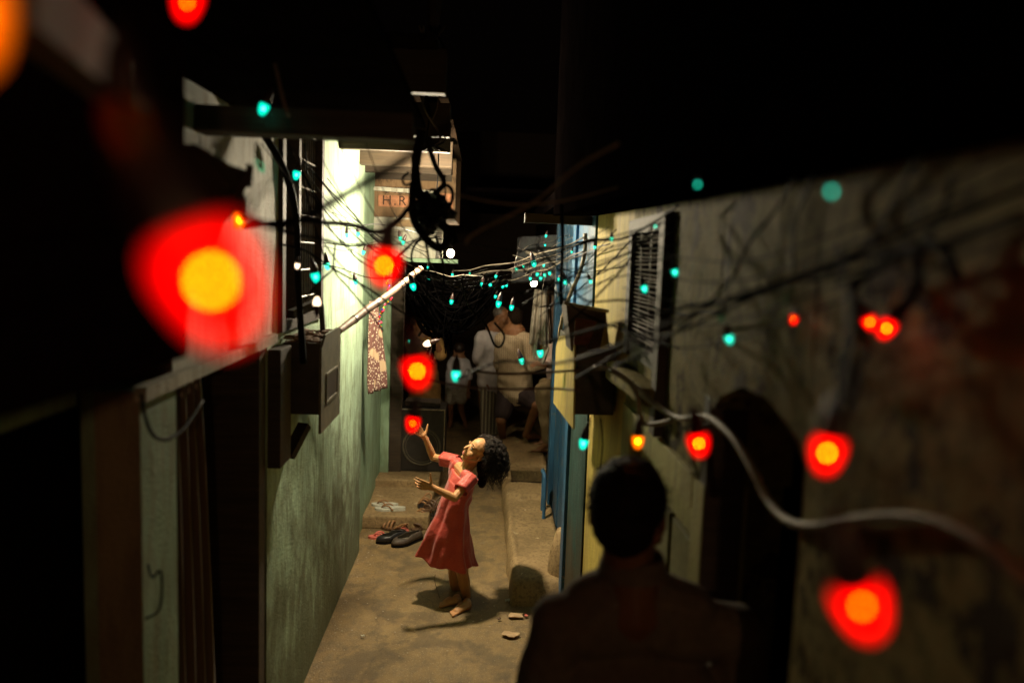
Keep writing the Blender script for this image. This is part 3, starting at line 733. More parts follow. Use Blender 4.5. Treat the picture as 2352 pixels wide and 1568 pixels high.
slipper(902, 1217, 150, 0.0, 0.24, BRL, TAN, 'tan strapped sandal turned sideways in front of the platform', kind='sandal', tilt=14)
slipper(877, 1235, 185, 0.0, 0.20, PNK, PNK, 'pink slipper half under the black shoe')
slipper(926, 1219, 120, 0.0, 0.18, PNK, BRL, 'small slipper with a pink tip behind the black shoe')
shoe(901, 1243, 205, 0.0, 0.25, BLL, 'shiny black leather shoe beside the pink slipper')
shoe(936, 1247, 222, 0.0, 0.28, simple('worn dark shoe', (0.07, 0.05, 0.035), 0.6, var=0.4, scale=25), 'worn dark shoe lying nearest the dress hem')
slipper(965, 1210, 250, 0.0, 0.25, BRL, BRL, 'brown sandal with crossed straps behind the girl', kind='sandal')
slipper(968, 1187, 245, 0.05, 0.25, GRY, TAN, 'grey sandal with a tan rim resting on the pile behind the girl', kind='sandal', tilt=-15)
slipper(972, 1160, 262, 0.10, 0.22, BLL, TAN, 'black ladder strapped sandal standing highest in the pile', kind='sandal', tilt=-25)
slipper(995, 1168, 230, 0.10, 0.24, BRL, BRL, 'brown sandal at the back of the pile beside the speaker', kind='sandal', tilt=10)
slipper(990, 1188, 215, 0.02, 0.24, GRY, GRY, 'pale grey sandal partly hidden behind the dress', kind='sandal')

# scraps on the floor
def scrap(px, py, w_, h_, label, mat, seed):
    random.seed(seed); c = G(px, py, 0.012); m = MB(); pts = []
    for k in range(11):
        a = 2*math.pi*k/11; r_ = 1+random.uniform(-0.3, 0.25)
        pts.append(c+Vector((math.cos(a)*w_*r_, math.sin(a)*h_*r_, 0.004*math.sin(a*3+seed))))
    m.rings([pts, [p+Vector((0, 0, 0.004)) for p in pts]])
    tag(m.build('paper_scrap', mat), label, 'scrap', 'scraps of paper on the alley floor')
PAP = simple('torn brown paper', (0.50, 0.34, 0.19), 0.85, var=0.15)
scrap(1185, 1413, 0.045, 0.035, 'torn brown paper scrap nearer the worn step', PAP, 1)
scrap(1172, 1456, 0.045, 0.035, 'torn brown paper scrap nearer the camera', PAP, 2)
scrap(1208, 1413, 0.013, 0.012, 'tiny pink scrap just right of the upper paper', PNK, 3)
scrap(1147, 1420, 0.012, 0.010, 'tiny dark scrap left of the two paper pieces', BRL, 4)
scrap(833, 1460, 0.010, 0.008, 'tiny white crumb near the left wall', WHT, 5)
scrap(1165, 1378, 0.014, 0.016, 'small pale chip by the step corner', WHT, 6)
m = MB(); random.seed(11)
for k in range(260):
    y = random.uniform(3.3, 8.5); x = random.uniform(XL, 0.15); s = random.uniform(0.0015, 0.005)
    if random.random() < 0.5: x = XL+abs(random.gauss(0, 0.05))
    m.ell((x, y, 0.006+s), (s*1.3, s, s*0.7), None, 5)
tag(m.build('floor_grit', simple('pale grit', (0.45, 0.38, 0.28), 0.9)), 'fine pale grit and crumbs scattered along the alley floor', 'grit', kind='stuff')

# garland of coloured beads and patterned cloth
random.seed(21)
t = empty('bead_garland', P(884, 660, 5.6), 'garland of small shiny coloured beads hanging by the left wall', 'garland')
bc = [simple('bead '+n, c, 0.15, 0.4, var=0.05) for n, c in (('red', (0.7, 0.03, 0.05)), ('green', (0.05, 0.4, 0.12)), ('gold', (0.8, 0.4, 0.03)), ('blue', (0.04, 0.05, 0.4)), ('pink', (0.8, 0.1, 0.2)))]
path = crom([P(x, y, 5.6) for x, y in ((888, 640), (896, 680), (884, 705), (870, 725), (874, 750), (876, 780), (872, 800), (876, 825))], 8)
MB().tube(path, 0.002, 4, 0).build('thread', BLACKR, t)
for k, p in enumerate(path):
    MB().ell(p+Vector((random.uniform(-.012, .012), random.uniform(-.01, .01), 0)), 0.0095, None, 8).build('bead', bc[k % 5], t, True)
cm, nt, b = mat_base('patterned shawl'); n1 = tex(nt, 70, kind='vor'); n2 = tex(nt, 7, kind='vor')
b.inputs['Roughness'].default_value = 0.85
nt.links.new(mix(nt, ramp(nt, n2.outputs[0], [(0.25, (0, 0, 0)), (0.3, (1, 1, 1))]), (0.40, 0.28, 0.17), ramp(nt, n1.outputs[0], [(0.3, (0.5, 0.4, 0.3)), (0.4, (0.12, 0.05, 0.04))])), b.inputs['Base Color'])
cloth('patterned_shawl', [P(851, 690, 5.5), P(866, 700, 5.6), P(888, 890, 5.6), P(846, 905, 5.4)], cm, amp=0.02, fx=2.5, label='patterned brown shawl hanging beside the bead garland', cat='shawl')
# hanging clothes on the right
GC = simple('greyish white cotton', (0.50, 0.44, 0.35), 0.9, var=0.12, scale=12)
hang_ = cloth('hanging_trousers', [P(1228, 664, 7.0), P(1256, 668, 7.0), P(1262, 800, 7.0), P(1215, 790, 7.0)], GC, amp=0.03, fx=3, label='greyish white trousers hanging under the far bare lamp', cat='garment')
low_ = cloth('trouser_end', [P(1216, 780, 7.02), P(1262, 800, 7.02), P(1250, 838, 7.02), P(1226, 822, 7.02)], GC, amp=0.02, fx=3, seed=6, label='crumpled lower end of the hanging white trousers'); low_.parent = hang_
cloth('brown_garment', [P(1256, 655, 7.1), P(1292, 660, 7.2), P(1280, 770, 7.2), P(1262, 790, 7.1)], simple('brown cloth', (0.10, 0.06, 0.035), 0.9), amp=0.03, fx=3, seed=3, label='dark brown garment hanging right of the white trousers', cat='garment')
cloth('plastic_sheet', [P(1185, 545, 6.9), P(1330, 535, 6.2), P(1322, 640, 6.2), P(1180, 650, 6.9)], simple('dark plastic sheet', (0.05, 0.05, 0.055), 0.25), amp=0.05, fx=3, seed=8, label='dark crumpled plastic sheet under the far roof', cat='sheet')

# wrapped stick and curved bamboo
m = MB(); pts = [P(776, 762, 3.75), P(812, 735, 3.95), P(850, 706, 4.15), P(905, 668, 4.5), P(966, 617, 4.85)]
m.tube(pts, [0.016, 0.020, 0.021, 0.020, 0.019], 10, 12, jit=0.04)
t = tag(empty('wrapped_pole', pts[0]), 'pale pole wrapped in pinkish tape rising from the meter box', 'pole'); m.build('pole', simple('pinkish tape', (0.34, 0.20, 0.13), 0.6, var=0.25, scale=30), t, True)
for k, (a) in enumerate((0.25, 0.55, 0.8)):
    q = crom(pts, 20); i = int(a*(len(q)-1)); MB().tube([q[i], q[i+2]], 0.0225, 10, 0).build('tape_band', BRL, t)
m = MB(); m.tube([P(1344, 536, 4.1), P(1343, 580, 4.1), P(1330, 630, 4.12), P(1312, 670, 4.15), P(1298, 710, 4.2), P(1286, 765, 4.2), P(1288, 830, 4.25)], 0.011, 8)
tag(m.build('bent_conduit', simple('tan plastic conduit', (0.34, 0.23, 0.12), 0.5)), 'tan bent plastic conduit curving down to the yellow meter box', 'conduit')
m = MB(); m.tube([P(1195, 575, 6.9), P(1220, 582, 6.7), P(1250, 586, 6.6), P(1280, 578, 6.5)], 0.014, 8)
tag(m.build('pale_pipe', simple('pale plastic', (0.5, 0.43, 0.33), 0.5)), 'short pale curved pipe slung under the far roof', 'pipe')
# near rail at the top left
a, b = P(20, -40, 0.62), P(284, 200, 0.98)
m = MB(); m.beam(a, b, 0.035, 0.06); tag(m.build('timber_rail', simple('grey timber', (0.20, 0.15, 0.11), 0.85, var=0.3, scale=8)), 'pale timber rail slanting down from the top left corner', 'rail')
m = MB(); m.tube([P(266, 200, 0.97), P(268, 245, 0.97)], 0.006, 6, 1); tag(m.build('rail_peg', simple('pale peg', (0.45, 0.36, 0.25), 0.8)), 'small pale peg hanging below the timber rail', 'peg')
# cable-wrapped pole above the lane
t = empty('cable_pole', P(985, 300, 4.0), 'dark pole wrapped in old cables hanging above the alley', 'pole')
m = MB(); m.tube([P(1000, -40, 4.0), P(992, 150, 4.0), P(980, 330, 4.0)], 0.035, 8, 6, jit=0.15); m.build('pole', WOODD, t)
random.seed(31)
for k in range(9):
    pts = [P(990+random.uniform(-28, 34), yy, 3.93+random.uniform(-.04, .05)) for yy in (60, 130, 190, 250, 320, 345)]
    MB().tube(pts, random.uniform(0.003, 0.007), 5).build('cable', WIREL if k % 4 == 0 else BLACKR, t, True)

# ================================================================ cables
def clampY(x, Y, xr=0.50):
    if x > 1250: Y = min(Y, xr*FPX/(x-1110))
    if x < 1000: Y = min(Y, 0.79*FPX/(1110-x))
    return Y
def cable(pts, r, label, mat=BLACKR, name='cable', sub=6, n=6):
    pts = [(x, y, clampY(x, Y)) for x, y, Y in pts]
    m = MB(); m.tube([P(*p) for p in pts], r, n, sub)
    return tag(m.build(name, mat, None, True), label, 'cable', 'cables strung across the alley')
cable([(560, 255, 2.7), (600, 300, 2.8), (645, 375, 2.9), (672, 450, 2.95), (683, 540, 3.0), (684, 640, 3.05), (690, 730, 3.1), (697, 835, 3.1)], 0.0135, 'thick black cable dropping past the window onto the meter box')
cable([(560, 500, 1.3), (640, 520, 1.2), (700, 500, 1.15), (760, 465, 1.1), (830, 425, 1.05), (900, 385, 1.0), (980, 330, 0.95), (1080, 260, 0.9)], 0.0062, 'thick blurred black cable slanting across the bright wall')
cable([(560, 520, 1.9), (690, 507, 2.0), (740, 511, 2.05), (808, 516, 2.1), (850, 531, 2.15), (886, 528, 2.2), (917, 505, 2.2), (938, 478, 2.2), (960, 462, 2.2)], 0.0068, 'black cable dipping below the brick letters')
cable([(640, 530, 2.0), (739, 550, 2.1), (790, 561, 2.15), (850, 565, 2.2), (930, 600, 2.3), (1010, 640, 2.4)], 0.0042, 'black cable running level with the lowest brick ledge')
cable([(700, 330, 3.0), (706, 400, 3.1), (700, 372, 3.1), (760, 440, 3.2), (810, 490, 3.4), (850, 540, 3.5)], 0.0030, 'thin wire sloping from the window corner to the wall end')
cable([(695, 365, 3.0), (740, 420, 3.2), (790, 480, 3.3), (850, 530, 3.5), (900, 560, 3.6)], 0.0026, 'upper of the thin wires fanning from the window corner')
cable([(690, 380, 2.8), (710, 470, 2.8), (735, 560, 2.8), (750, 600, 2.8)], 0.0028, 'thin wire holding the green bulb at the window')
cable([(690, 385, 2.8), (730, 470, 2.8), (762, 530, 2.8), (830, 600, 2.9), (900, 640, 3.0)], 0.0026, 'thin wire crossing the bright wall patch')
cable([(688, 380, 3.4), (720, 440, 3.4), (760, 500, 3.4), (800, 520, 3.5), (870, 515, 4), (940, 530, 4.5), (1010, 545, 5)], 0.0025, 'thin wire running to the brick overhang')
cable([(640, 560, 2.6), (700, 575, 2.6), (770, 620, 2.6), (850, 665, 2.6), (930, 720, 2.6), (1000, 740, 2.7), (1060, 745, 2.8)], 0.0035, 'black wire passing in front of the pink wrapped pole')
cable([(770, 615, 2.5), (730, 650, 2.5), (700, 690, 2.5)], 0.003, 'short wire from the knot down to the window')
cable([(770, 560, 2.6), (768, 620, 2.6), (800, 660, 2.6), (850, 720, 2.6), (880, 760, 2.6)], 0.003, 'thin wire dropping past the shawl')
cable([(745, 560, 2.5), (775, 600, 2.5), (815, 640, 2.5), (862, 690, 2.5)], 0.0025, 'thin wire beside the black socket on the bright wall')
cable([(850, 540, 3.4), (890, 580, 3.5), (925, 640, 3.6), (960, 690, 3.6)], 0.003, 'black wire behind the small red bulb')
cable([(960, 395, 2.6), (948, 440, 2.6), (950, 500, 2.6), (975, 545, 2.6), (1010, 570, 2.6), (1035, 545, 2.6)], 0.013, 'thickest black cable curling round the knot')
cable([(975, 545, 2.7), (985, 600, 2.7), (982, 660, 2.7), (978, 720, 2.7)], 0.004, 'black cable hanging straight down from the knot')
cable([(1000, 545, 2.9), (960, 555, 2.9), (945, 590, 2.9), (960, 640, 2.9), (1000, 660, 2.9)], 0.004, 'black loop hanging left below the knot')
cable([(1000, 540, 2.9), (1012, 580, 2.9), (1020, 640, 2.9), (1015, 690, 2.9)], 0.004, 'black cable hanging right below the knot')
cable([(1000, 535, 2.4), (960, 548, 2.4), (930, 575, 2.4), (905, 600, 2.4)], 0.0045, 'black cable leading from the knot to the small red bulb')
cable([(940, 395, 2.5), (925, 410, 2.5), (932, 425, 2.5), (955, 415, 2.5)], 0.004, 'small black loop left of the knot')
cable([(1000, 470, 2.5), (1020, 455, 2.5), (1028, 475, 2.5), (1012, 488, 2.5), (1002, 475, 2.5)], 0.0035, 'small black loop in front of the second brick')
cable([(1022, 400, 2.7), (1024, 500, 2.7), (1020, 560, 2.7)], 0.003, 'straight black wire in front of the brick edge')
cable([(1070, 560, 1.7), (1078, 545, 1.7), (1110, 525, 1.7), (1180, 490, 1.65), (1240, 455, 1.6), (1330, 380, 1.5), (1420, 330, 1.4)], 0.003, 'dim cable rising out of the lamps into the dark roof', GREYCAB)
cable([(1040, 445, 1.8), (1120, 462, 1.8), (1200, 470, 1.8), (1300, 460, 1.8), (1420, 430, 1.8)], 0.002, 'dim wire hanging across the dark above the alley', GREYCAB)
cable([(1180, 620, 2.4), (1260, 590, 2.4), (1350, 555, 2.4), (1430, 548, 2.3), (1500, 512, 2.2), (1560, 470, 2.0)], 0.0035, 'black wire over the top of the yellow wall')
cable([(1290, 470, 2.6), (1292, 560, 2.6), (1288, 660, 2.6), (1290, 700, 2.6)], 0.0065, 'black cable hanging straight in front of the blue door')
cable([(1050, 870, 1.9), (1150, 830, 2.0), (1270, 835, 1.8), (1400, 800, 1.5), (1530, 745, 1.3), (1640, 700, 1.2), (1760, 660, 1.1), (1830, 634, 1.05), (1950, 585, 0.95), (2100, 520, 0.85), (2360, 430, 0.75)], 0.0036, 'long black wire crossing the whole right side to the top right')
cable([(1240, 790, 2.0), (1330, 765, 1.9), (1450, 735, 1.7), (1600, 700, 1.5), (1720, 680, 1.3), (1850, 630, 1.2), (2000, 590, 1.05), (2150, 565, 0.95), (2360, 500, 0.8)], 0.0036, 'long black wire just below the highest crossing one')
cable([(1320, 870, 1.9), (1460, 790, 1.7), (1560, 760, 1.5), (1650, 720, 1.4), (1800, 650, 1.2), (1900, 640, 1.1), (2050, 600, 1.0), (2200, 560, 0.9)], 0.003, 'thin wire twisting along the long crossing wires')
cable([(1200, 700, 2.4), (1300, 640, 2.3), (1400, 600, 2.2), (1480, 560, 2.1), (1520, 510, 2.1)], 0.003, 'black wire running up to the right roof corner')
cable([(1230, 560, 2.3), (1300, 640, 2.3), (1345, 690, 2.2), (1440, 690, 2.1), (1550, 720, 2.0), (1660, 715, 1.9)], 0.003, 'wire crossing the yellow wall below the conduit')
cable([(1290, 760, 2.2), (1400, 650, 2.2), (1450, 590, 2.2), (1500, 520, 2.2)], 0.003, 'wire crossing diagonally over the yellow wall')
cable([(1170, 600, 2.6), (1250, 650, 2.5), (1340, 720, 2.4), (1440, 760, 2.3), (1560, 800, 2.2)], 0.003, 'wire falling across the rusty box to the window')
cable([(1880, 370, 1.4), (1858, 430, 1.35), (1830, 500, 1.3), (1822, 560, 1.25), (1822, 620, 1.2)], 0.003, 'thin wire dropping to the small red bulb at right')
cable([(1840, 380, 1.5), (1790, 470, 1.45), (1720, 560, 1.4), (1680, 640, 1.4), (1600, 720, 1.4), (1500, 800, 1.5), (1410, 840, 1.6)], 0.003, 'thin wire slanting down from the right roof edge')
cable([(2130, 330, 1.2), (2060, 450, 1.15), (2000, 560, 1.1), (1900, 630, 1.1)], 0.0034, 'wire slanting down from the upper right dark')
cable([(2190, 400, 1.1), (2160, 500, 1.05), (2110, 570, 1.0), (2060, 600, 1.0)], 0.0034, 'short wire beside the looped one at upper right')
cable([(2200, 640, 1.05), (2150, 560, 1.05), (2060, 590, 1.05), (1960, 660, 1.05), (1965, 705, 1.05), (2000, 740, 1.05)], 0.006, 'black loop hanging above the pair of red bulbs')
cable([(2100, 580, 1.0), (2110, 640, 1.0), (2085, 700, 1.0), (2050, 745, 1.0)], 0.006, 'right half of the loop above the pair of red bulbs')
cable([(1950, 650, 0.8), (1960, 760, 0.7), (1945, 860, 0.62), (1925, 960, 0.56)], 0.0045, 'black wire leading down to the bright red bulb on the right')
cable([(1560, 985, 2.4), (1640, 960, 2.4)], 0.003, 'short wire over the red bulb beside the arch')
cable([(1365, 843, 2.4), (1400, 848, 2.35), (1440, 872, 2.3), (1500, 925, 2.15), (1560, 960, 2.0), (1620, 955, 1.85), (1680, 1000, 1.65), (1730, 1080, 1.5), (1765, 1150, 1.4), (1810, 1195, 1.3), (1870, 1208, 1.2), (1960, 1192, 1.1), (2070, 1185, 1.0), (2160, 1200, 0.93), (2260, 1250, 0.85), (2370, 1340, 0.8)], 0.0080, 'thick grey cable sagging along the right wall', GREYCAB)
cable([(1400, 850, 2.3), (1440, 872, 2.25), (1462, 905, 2.2), (1470, 950, 2.2), (1480, 972, 2.2), (1510, 973, 2.15), (1545, 965, 2.1)], 0.007, 'grey cable looping down beside the orange bulb', GREYCAB)
cable([(325, 905, 1.7), (332, 950, 1.75), (352, 998, 1.8), (385, 1008, 1.85), (425, 980, 1.95), (465, 920, 2.1)], 0.0045, 'dark cable looping over the pier onto the curtain')
cable([(340, 1295, 1.85), (350, 1325, 1.83), (368, 1310, 1.83), (372, 1350, 1.82), (365, 1400, 1.84), (335, 1420, 1.84)], 0.003, 'thin frayed wire dangling on the green pier')
cable([(580, -20, 2.0), (610, 70, 2.0), (632, 150, 2.0), (648, 220, 2.0), (662, 268, 2.0)], 0.0045, 'pale cable hanging down at the top left', WIREL)
cable([(1060, 1200-560, 3.2), (1075, 700, 3.2), (1115, 745, 3.2), (1135, 790, 3.2), (1150, 795, 3.2), (1158, 770, 3.2), (1135, 740, 3.2)], 0.0045, 'black cable loop in front of the grey haired man')
cable([(1070, 850, 2.5), (1150, 858, 2.5), (1230, 856, 2.5), (1330, 850, 2.4)], 0.0045, 'blurred wire across the back of the checked shirt', BRL)
cable([(940, 862, 2.3), (1050, 885, 2.3), (1150, 893, 2.3), (1260, 892, 2.3), (1330, 896, 2.2)], 0.004, 'blurred wire level with the hem of the checked shirt', BRL)
cable([(1355, 960, 2.2), (1350, 985, 2.2), (1336, 1000, 2.2)], 0.003, 'short wire holding the green bulb beneath the yellow box')
cable([(1380, 960, 2.5), (1384, 1020, 2.5), (1378, 1080, 2.5)], 0.0025, 'thin wire running down the yellow strip beneath the box')
for k, (a, b, r_) in enumerate((((1040, 622), (1345, 545), 0.004), ((1050, 636), (1350, 552), 0.003), ((1100, 628), (1400, 560), 0.003), ((1120, 650), (1340, 575), 0.004), ((920, 600), (1110, 632), 0.003))):
    x0_, y0_ = a; x1_, y1_ = b
    lab = ['uppermost pale wire of the bunch carrying the far green bulbs', 'second pale wire of the bunch carrying the far green bulbs', 'wire of the far bunch that runs furthest right', 'lowest pale wire of the bunch carrying the far green bulbs', 'pale wire from the brick overhang to the far bulbs'][k]
    cable([(lerp(x0_, x1_, u), lerp(y0_, y1_, u)+14*math.sin(math.pi*u)+3*math.sin(u*17+k), lerp(6.0, 4.6, u)) for u in [i/8 for i in range(9)]], r_, lab, WIREL, sub=3)
# the knot and the tangles: masses of wire nobody could count
def tangle(name, n, box, r_, label, mat=BLACKR, seed=1, loops=5, blobs=0, walk=0.30):
    random.seed(seed); m = MB(); (x0_, x1_), (y0_, y1_), (d0, d1) = box
    cxm, cym, hx, hy = (x0_+x1_)/2, (y0_+y1_)/2, (x1_-x0_)/2, (y1_-y0_)/2
    def inside():
        a = random.uniform(0, 6.283); q_ = math.sqrt(random.random()); return cxm+hx*q_*math.cos(a), cym+hy*q_*math.sin(a)
    for k in range(n):
        cx, cyy = inside(); d = random.uniform(d0, d1); pts = []; an = random.uniform(0, 6.283)
        for i in range(loops+3):
            an += random.gauss(0, 0.9); st = walk*min(hx, hy)
            nx, ny = cx+math.cos(an)*st*1.3, cyy+math.sin(an)*st
            e = ((nx-cxm)/hx)**2+((ny-cym)/hy)**2
            if e > 1.1: an += 2.2; nx, ny = lerp(nx, cxm, 0.25), lerp(ny, cym, 0.25)
            cx, cyy = nx, ny; d = min(max(d+random.gauss(0, .06), d0), d1); pts.append(P(cx, cyy, d))
        m.tube(pts, random.uniform(r_*0.6, r_*1.3), 5, 6)
    for k in range(blobs):
        x_, y_ = inside(); m.ell(P(x_, y_, random.uniform(d0, d1)), (random.uniform(0.015, 0.05), random.uniform(0.015, 0.05), random.uniform(0.008, 0.03)), Matrix.Rotation(random.uniform(0, 3), 3, 'Y'), 7)
    return tag(m.build(name, mat, None, True), label, 'wires', kind='stuff')
tangle('cable_knot', 16, ((962, 1024), (440, 525), (2.6, 2.85)), 0.0075, 'dense knot of black cables hanging in front of the brick letters', seed=2, blobs=12, walk=0.6)
tangle('cable_knot', 10, ((975, 1022), (462, 508), (2.7, 2.8)), 0.013, 'heavy core of the black cable knot', seed=9, blobs=16)
cable([(968, 300, 2.7), (955, 380, 2.7), (958, 430, 2.7), (975, 470, 2.7), (1000, 505, 2.7), (1030, 530, 2.7), (1045, 560, 2.7)], 0.016, 'fat black cable hanging down through the knot')
cable([(980, 320, 2.8), (1000, 380, 2.8), (1020, 420, 2.8), (995, 450, 2.8), (985, 490, 2.8)], 0.009, 'second fat cable joining the knot from above')
cable([(1000, 440, 2.6), (1025, 425, 2.6), (1040, 445, 2.6), (1030, 480, 2.6), (1005, 500, 2.6)], 0.006, 'loose loop on the right side of the knot')
def droops(name, n, xa, xb, ya, yb, sag, dd, r_, label, mat, seed):
    """sagging, criss-crossing loose wires"""
    random.seed(seed); m = MB()
    for k in range(n):
        x0_, x1_ = random.uniform(*xa), random.uniform(*xb); y0_, y1_ = random.uniform(*ya), random.uniform(*yb)
        d0, d1 = random.uniform(*dd), random.uniform(*dd); sg = random.uniform(*sag); sk = random.uniform(0.7, 1.4); q_ = 10; ph = random.uniform(0, 6)
        pts = [P(lerp(x0_, x1_, u)+4*math.sin(u*9+ph), lerp(y0_, y1_, u)+sg*math.sin(math.pi*u**sk)+3*math.sin(u*13+ph), lerp(d0, d1, u)) for u in [i/q_ for i in range(q_+1)]]
        m.tube(pts, random.uniform(r_*0.5, r_*1.5), 5, 3)
        if k % 3 == 0:                      # a loose end hanging straight down
            u = random.uniform(0.2, 0.8); p = pts[int(u*q_)]; L_ = random.uniform(0.05, 0.30)
            m.tube([p, p+Vector((random.uniform(-.02, .02), 0, -L_*0.5)), p+Vector((random.uniform(-.05, .05), 0, -L_))], r_*0.7, 4, 3)
    return tag(m.build(name, mat, None, True), label, 'wires', kind='stuff')
droops('wire_tangle', 46, (930, 990), (1060, 1170), (625, 670), (625, 650), (10, 125), (5.3, 6.3), 0.006, 'dark tangle of sagging wires above the people', TANG, 4)
droops('dead_creeper', 26, (935, 1000), (1030, 1130), (640, 700), (650, 700), (20, 90), (5.7, 6.6), 0.017, 'black dried creeper and rags caught in the wires', TANG, 14)
droops('wire_tangle', 9, (1170, 1230), (1290, 1350), (560, 640), (530, 600), (-14, 22), (5.0, 6.2), 0.0022, 'pale thin wires below the far roof on the right', WIREL, 6)
droops('wire_tangle', 9, (1180, 1260), (1380, 1500), (560, 730), (510, 640), (-10, 50), (2.3, 3.2), 0.0017, 'thin dark wires crossing in front of the blue door', BLACKR, 7)
droops('wire_tangle', 10, (700, 760), (880, 1040), (400, 640), (520, 680), (-5, 60), (3.0, 4.4), 0.0017, 'thin hanging wires between the bright wall and the overhang', BLACKR, 12)
labs = ['thin dark wire fanning to the right roof corner, %s of the fan' % a for a in ('topmost', 'second from the top', 'third from the top', 'fourth from the top', 'lowest')]
for k in range(5):
    cable([(985+6*k, 545+8*k, 3.2), (1080, 560+22*k, 3.0), (1180, 575+24*k, 2.8), (1300, 568+26*k, 2.5), (1420, 540+24*k, 2.2), (1560, 500+30*k, 1.9)], 0.0019, labs[k], WIRED)
labs = ['thin dark wire hung loosely over the near right wall, %s of five' % a for a in ('highest', 'second highest', 'middle one', 'second lowest', 'lowest')]
for k in range(5):
    cable([(1430, 560+50*k, 2.0), (1560, 590+52*k, 1.7), (1700, 600+44*k, 1.4), (1850, 560+40*k, 1.15), (2050, 480+42*k, 0.95), (2360, 330+50*k, 0.75)], 0.0017, labs[k], WIRED)
labs = ['fine wire drooping from the beam across the bright wall, %s' % a for a in ('nearest the window', 'beside the nearest one', 'in the middle', 'beside the wall end', 'nearest the letters')]
for k in range(5):
    cable([(600+60*k, 330, 2.3), (680+55*k, 430+12*k, 2.6), (760+50*k, 530+8*k, 2.9), (870+35*k, 610-8*k, 3.2), (1010+12*k, 640+6*k, 3.6), (1150+20*k, 610+8*k, 4.0)], 0.0017, labs[k], WIRED)
# ================================================================ bulbs
REDG = glassglow('lit red glass', (1, 0.35, 0.2), (1.0, 0.0012, 0.0015), 0.40)
REDI = glassglow('red inner glow', (1, 0.93, 0.9), (1.0, 0.0012, 0.0015), 0.30)
REDF = emis('red lamp filament', (0.7, 1, 0.01), 58, 'NONE')
REDFD = emis('dim red lamp filament', (1, 0.62, 0.0), 24, 'NONE')
ORGF = emis('orange lamp filament', (1, 0.5, 0.03), 20, 'NONE')
ORGI = glassglow('orange inner glow', (1, 0.97, 0.9), (1.0, 0.16, 0.0), 0.22)
REDU = simple('unlit red glass', (0.35, 0.01, 0.012), 0.2, var=0.05, bmp=0)
GRNG = glassglow('lit green glass', (0.6, 1, 0.9), (0.0, 0.40, 0.28), 0.7)
GRNF = emis('green lamp core', (0.22, 1.0, 0.78), 3.5, 'NONE')
ORGG = glassglow('lit orange glass', (1, 0.9, 0.3), (1.0, 0.16, 0.0), 0.4)
GRNI = glassglow('green inner glow', (0.96, 1, 0.99), (0.0, 0.40, 0.28), 0.22)
SOCK = simple('brown bakelite socket', (0.03, 0.012, 0.01), 0.4)
WHTG = emis('small white lamp', (1, 0.72, 0.45), 3.5, 'NONE')
_cache = {}
def bulb_mesh(key, r, glass, fil, fr, sock):
    """glass bulb hanging from a socket: origin at the middle of the glass, axis up +z"""
    k = (key,)
    if k in _cache: return _cache[k]
    g = MB(); prof = [(0.0, -1.35), (0.36, -1.27), (0.62, -1.0), (0.84, -0.5), (0.98, 0.1), (1.0, 0.5), (0.92, 0.85), (0.72, 1.05), (0.5, 1.15)]; g.lathe(prof, n=20)
    f = MB(); f.ell((0, 0, 0.0), (fr, fr, fr*1.15), None, 12)
    s = MB(); s.lathe([(0.5, 0.95), (0.80, 0.90), (0.86, 1.1), (0.84, 1.7), (0.74, 2.2), (0.74, 2.5), (0.6, 3.1), (0.32, 3.6), (0.14, 4.2), (0.0, 4.25)], n=14)
    gi = MB()
    for sc_ in (0.93, 0.86, 0.78, 0.69, 0.6, 0.5, 0.4): gi.lathe([(a_*sc_, b_*sc_) for a_, b_ in prof], n=14)
    ins = {REDG: REDI, ORGG: ORGI, GRNG: GRNI}.get(glass)
    out = []
    for mm, mt, nm in ((g, glass, 'glass'), (gi, ins, 'inner_glow'), (f, fil, 'glowing_core'), (s, sock, 'socket')):
        if mt is None: continue
        me = mm.mesh(nm)
        for v in me.vertices: v.co *= r
        me.materials.append(mt)
        for p in me.polygons: p.use_smooth = True
        out.append((nm, me))
    _cache[k] = out; return out
def bulb(kind, p, r, label, tilt=(0, 0), group=None, light=0, lcol=(1, 0.08, 0.03), sock=True):
    spec = {'red': (REDG, REDF, 0.125), 'redim': (REDG, REDFD, 0.13), 'green': (GRNG, GRNF, 0.36), 'orange': (ORGG, ORGF, 0.3), 'unlit': (REDU, REDU, 0.3), 'white': (WHTG, WHTG, 0.4)}[kind]
    ms = bulb_mesh(kind, 0.012, spec[0], spec[1], spec[2], SOCK)
    t = empty(kind.replace('redim', 'red').replace('unlit', 'red')+'_bulb', p, label, 'bulb', group or {'green': 'green bulbs of the light string', 'red': 'red bulbs of the light string'}.get(kind, 'red bulbs of the light string'))
    t.rotation_euler = (R(tilt[0]), R(tilt[1]), 0); t.scale = (r/0.012,)*3
    for nm, me in ms:
        if kind == 'unlit' and nm == 'glowing_core': continue
        o = bpy.data.objects.new(nm, me); COL.objects.link(o); o.parent = t
    if light:
        l = bpy.data.lights.new('bulb_light', 'POINT'); l.energy = light; l.color = lcol; l.shadow_soft_size = 0.01
        o = bpy.data.objects.new('bulb_light', l); COL.objects.link(o); o.parent = t
    return t
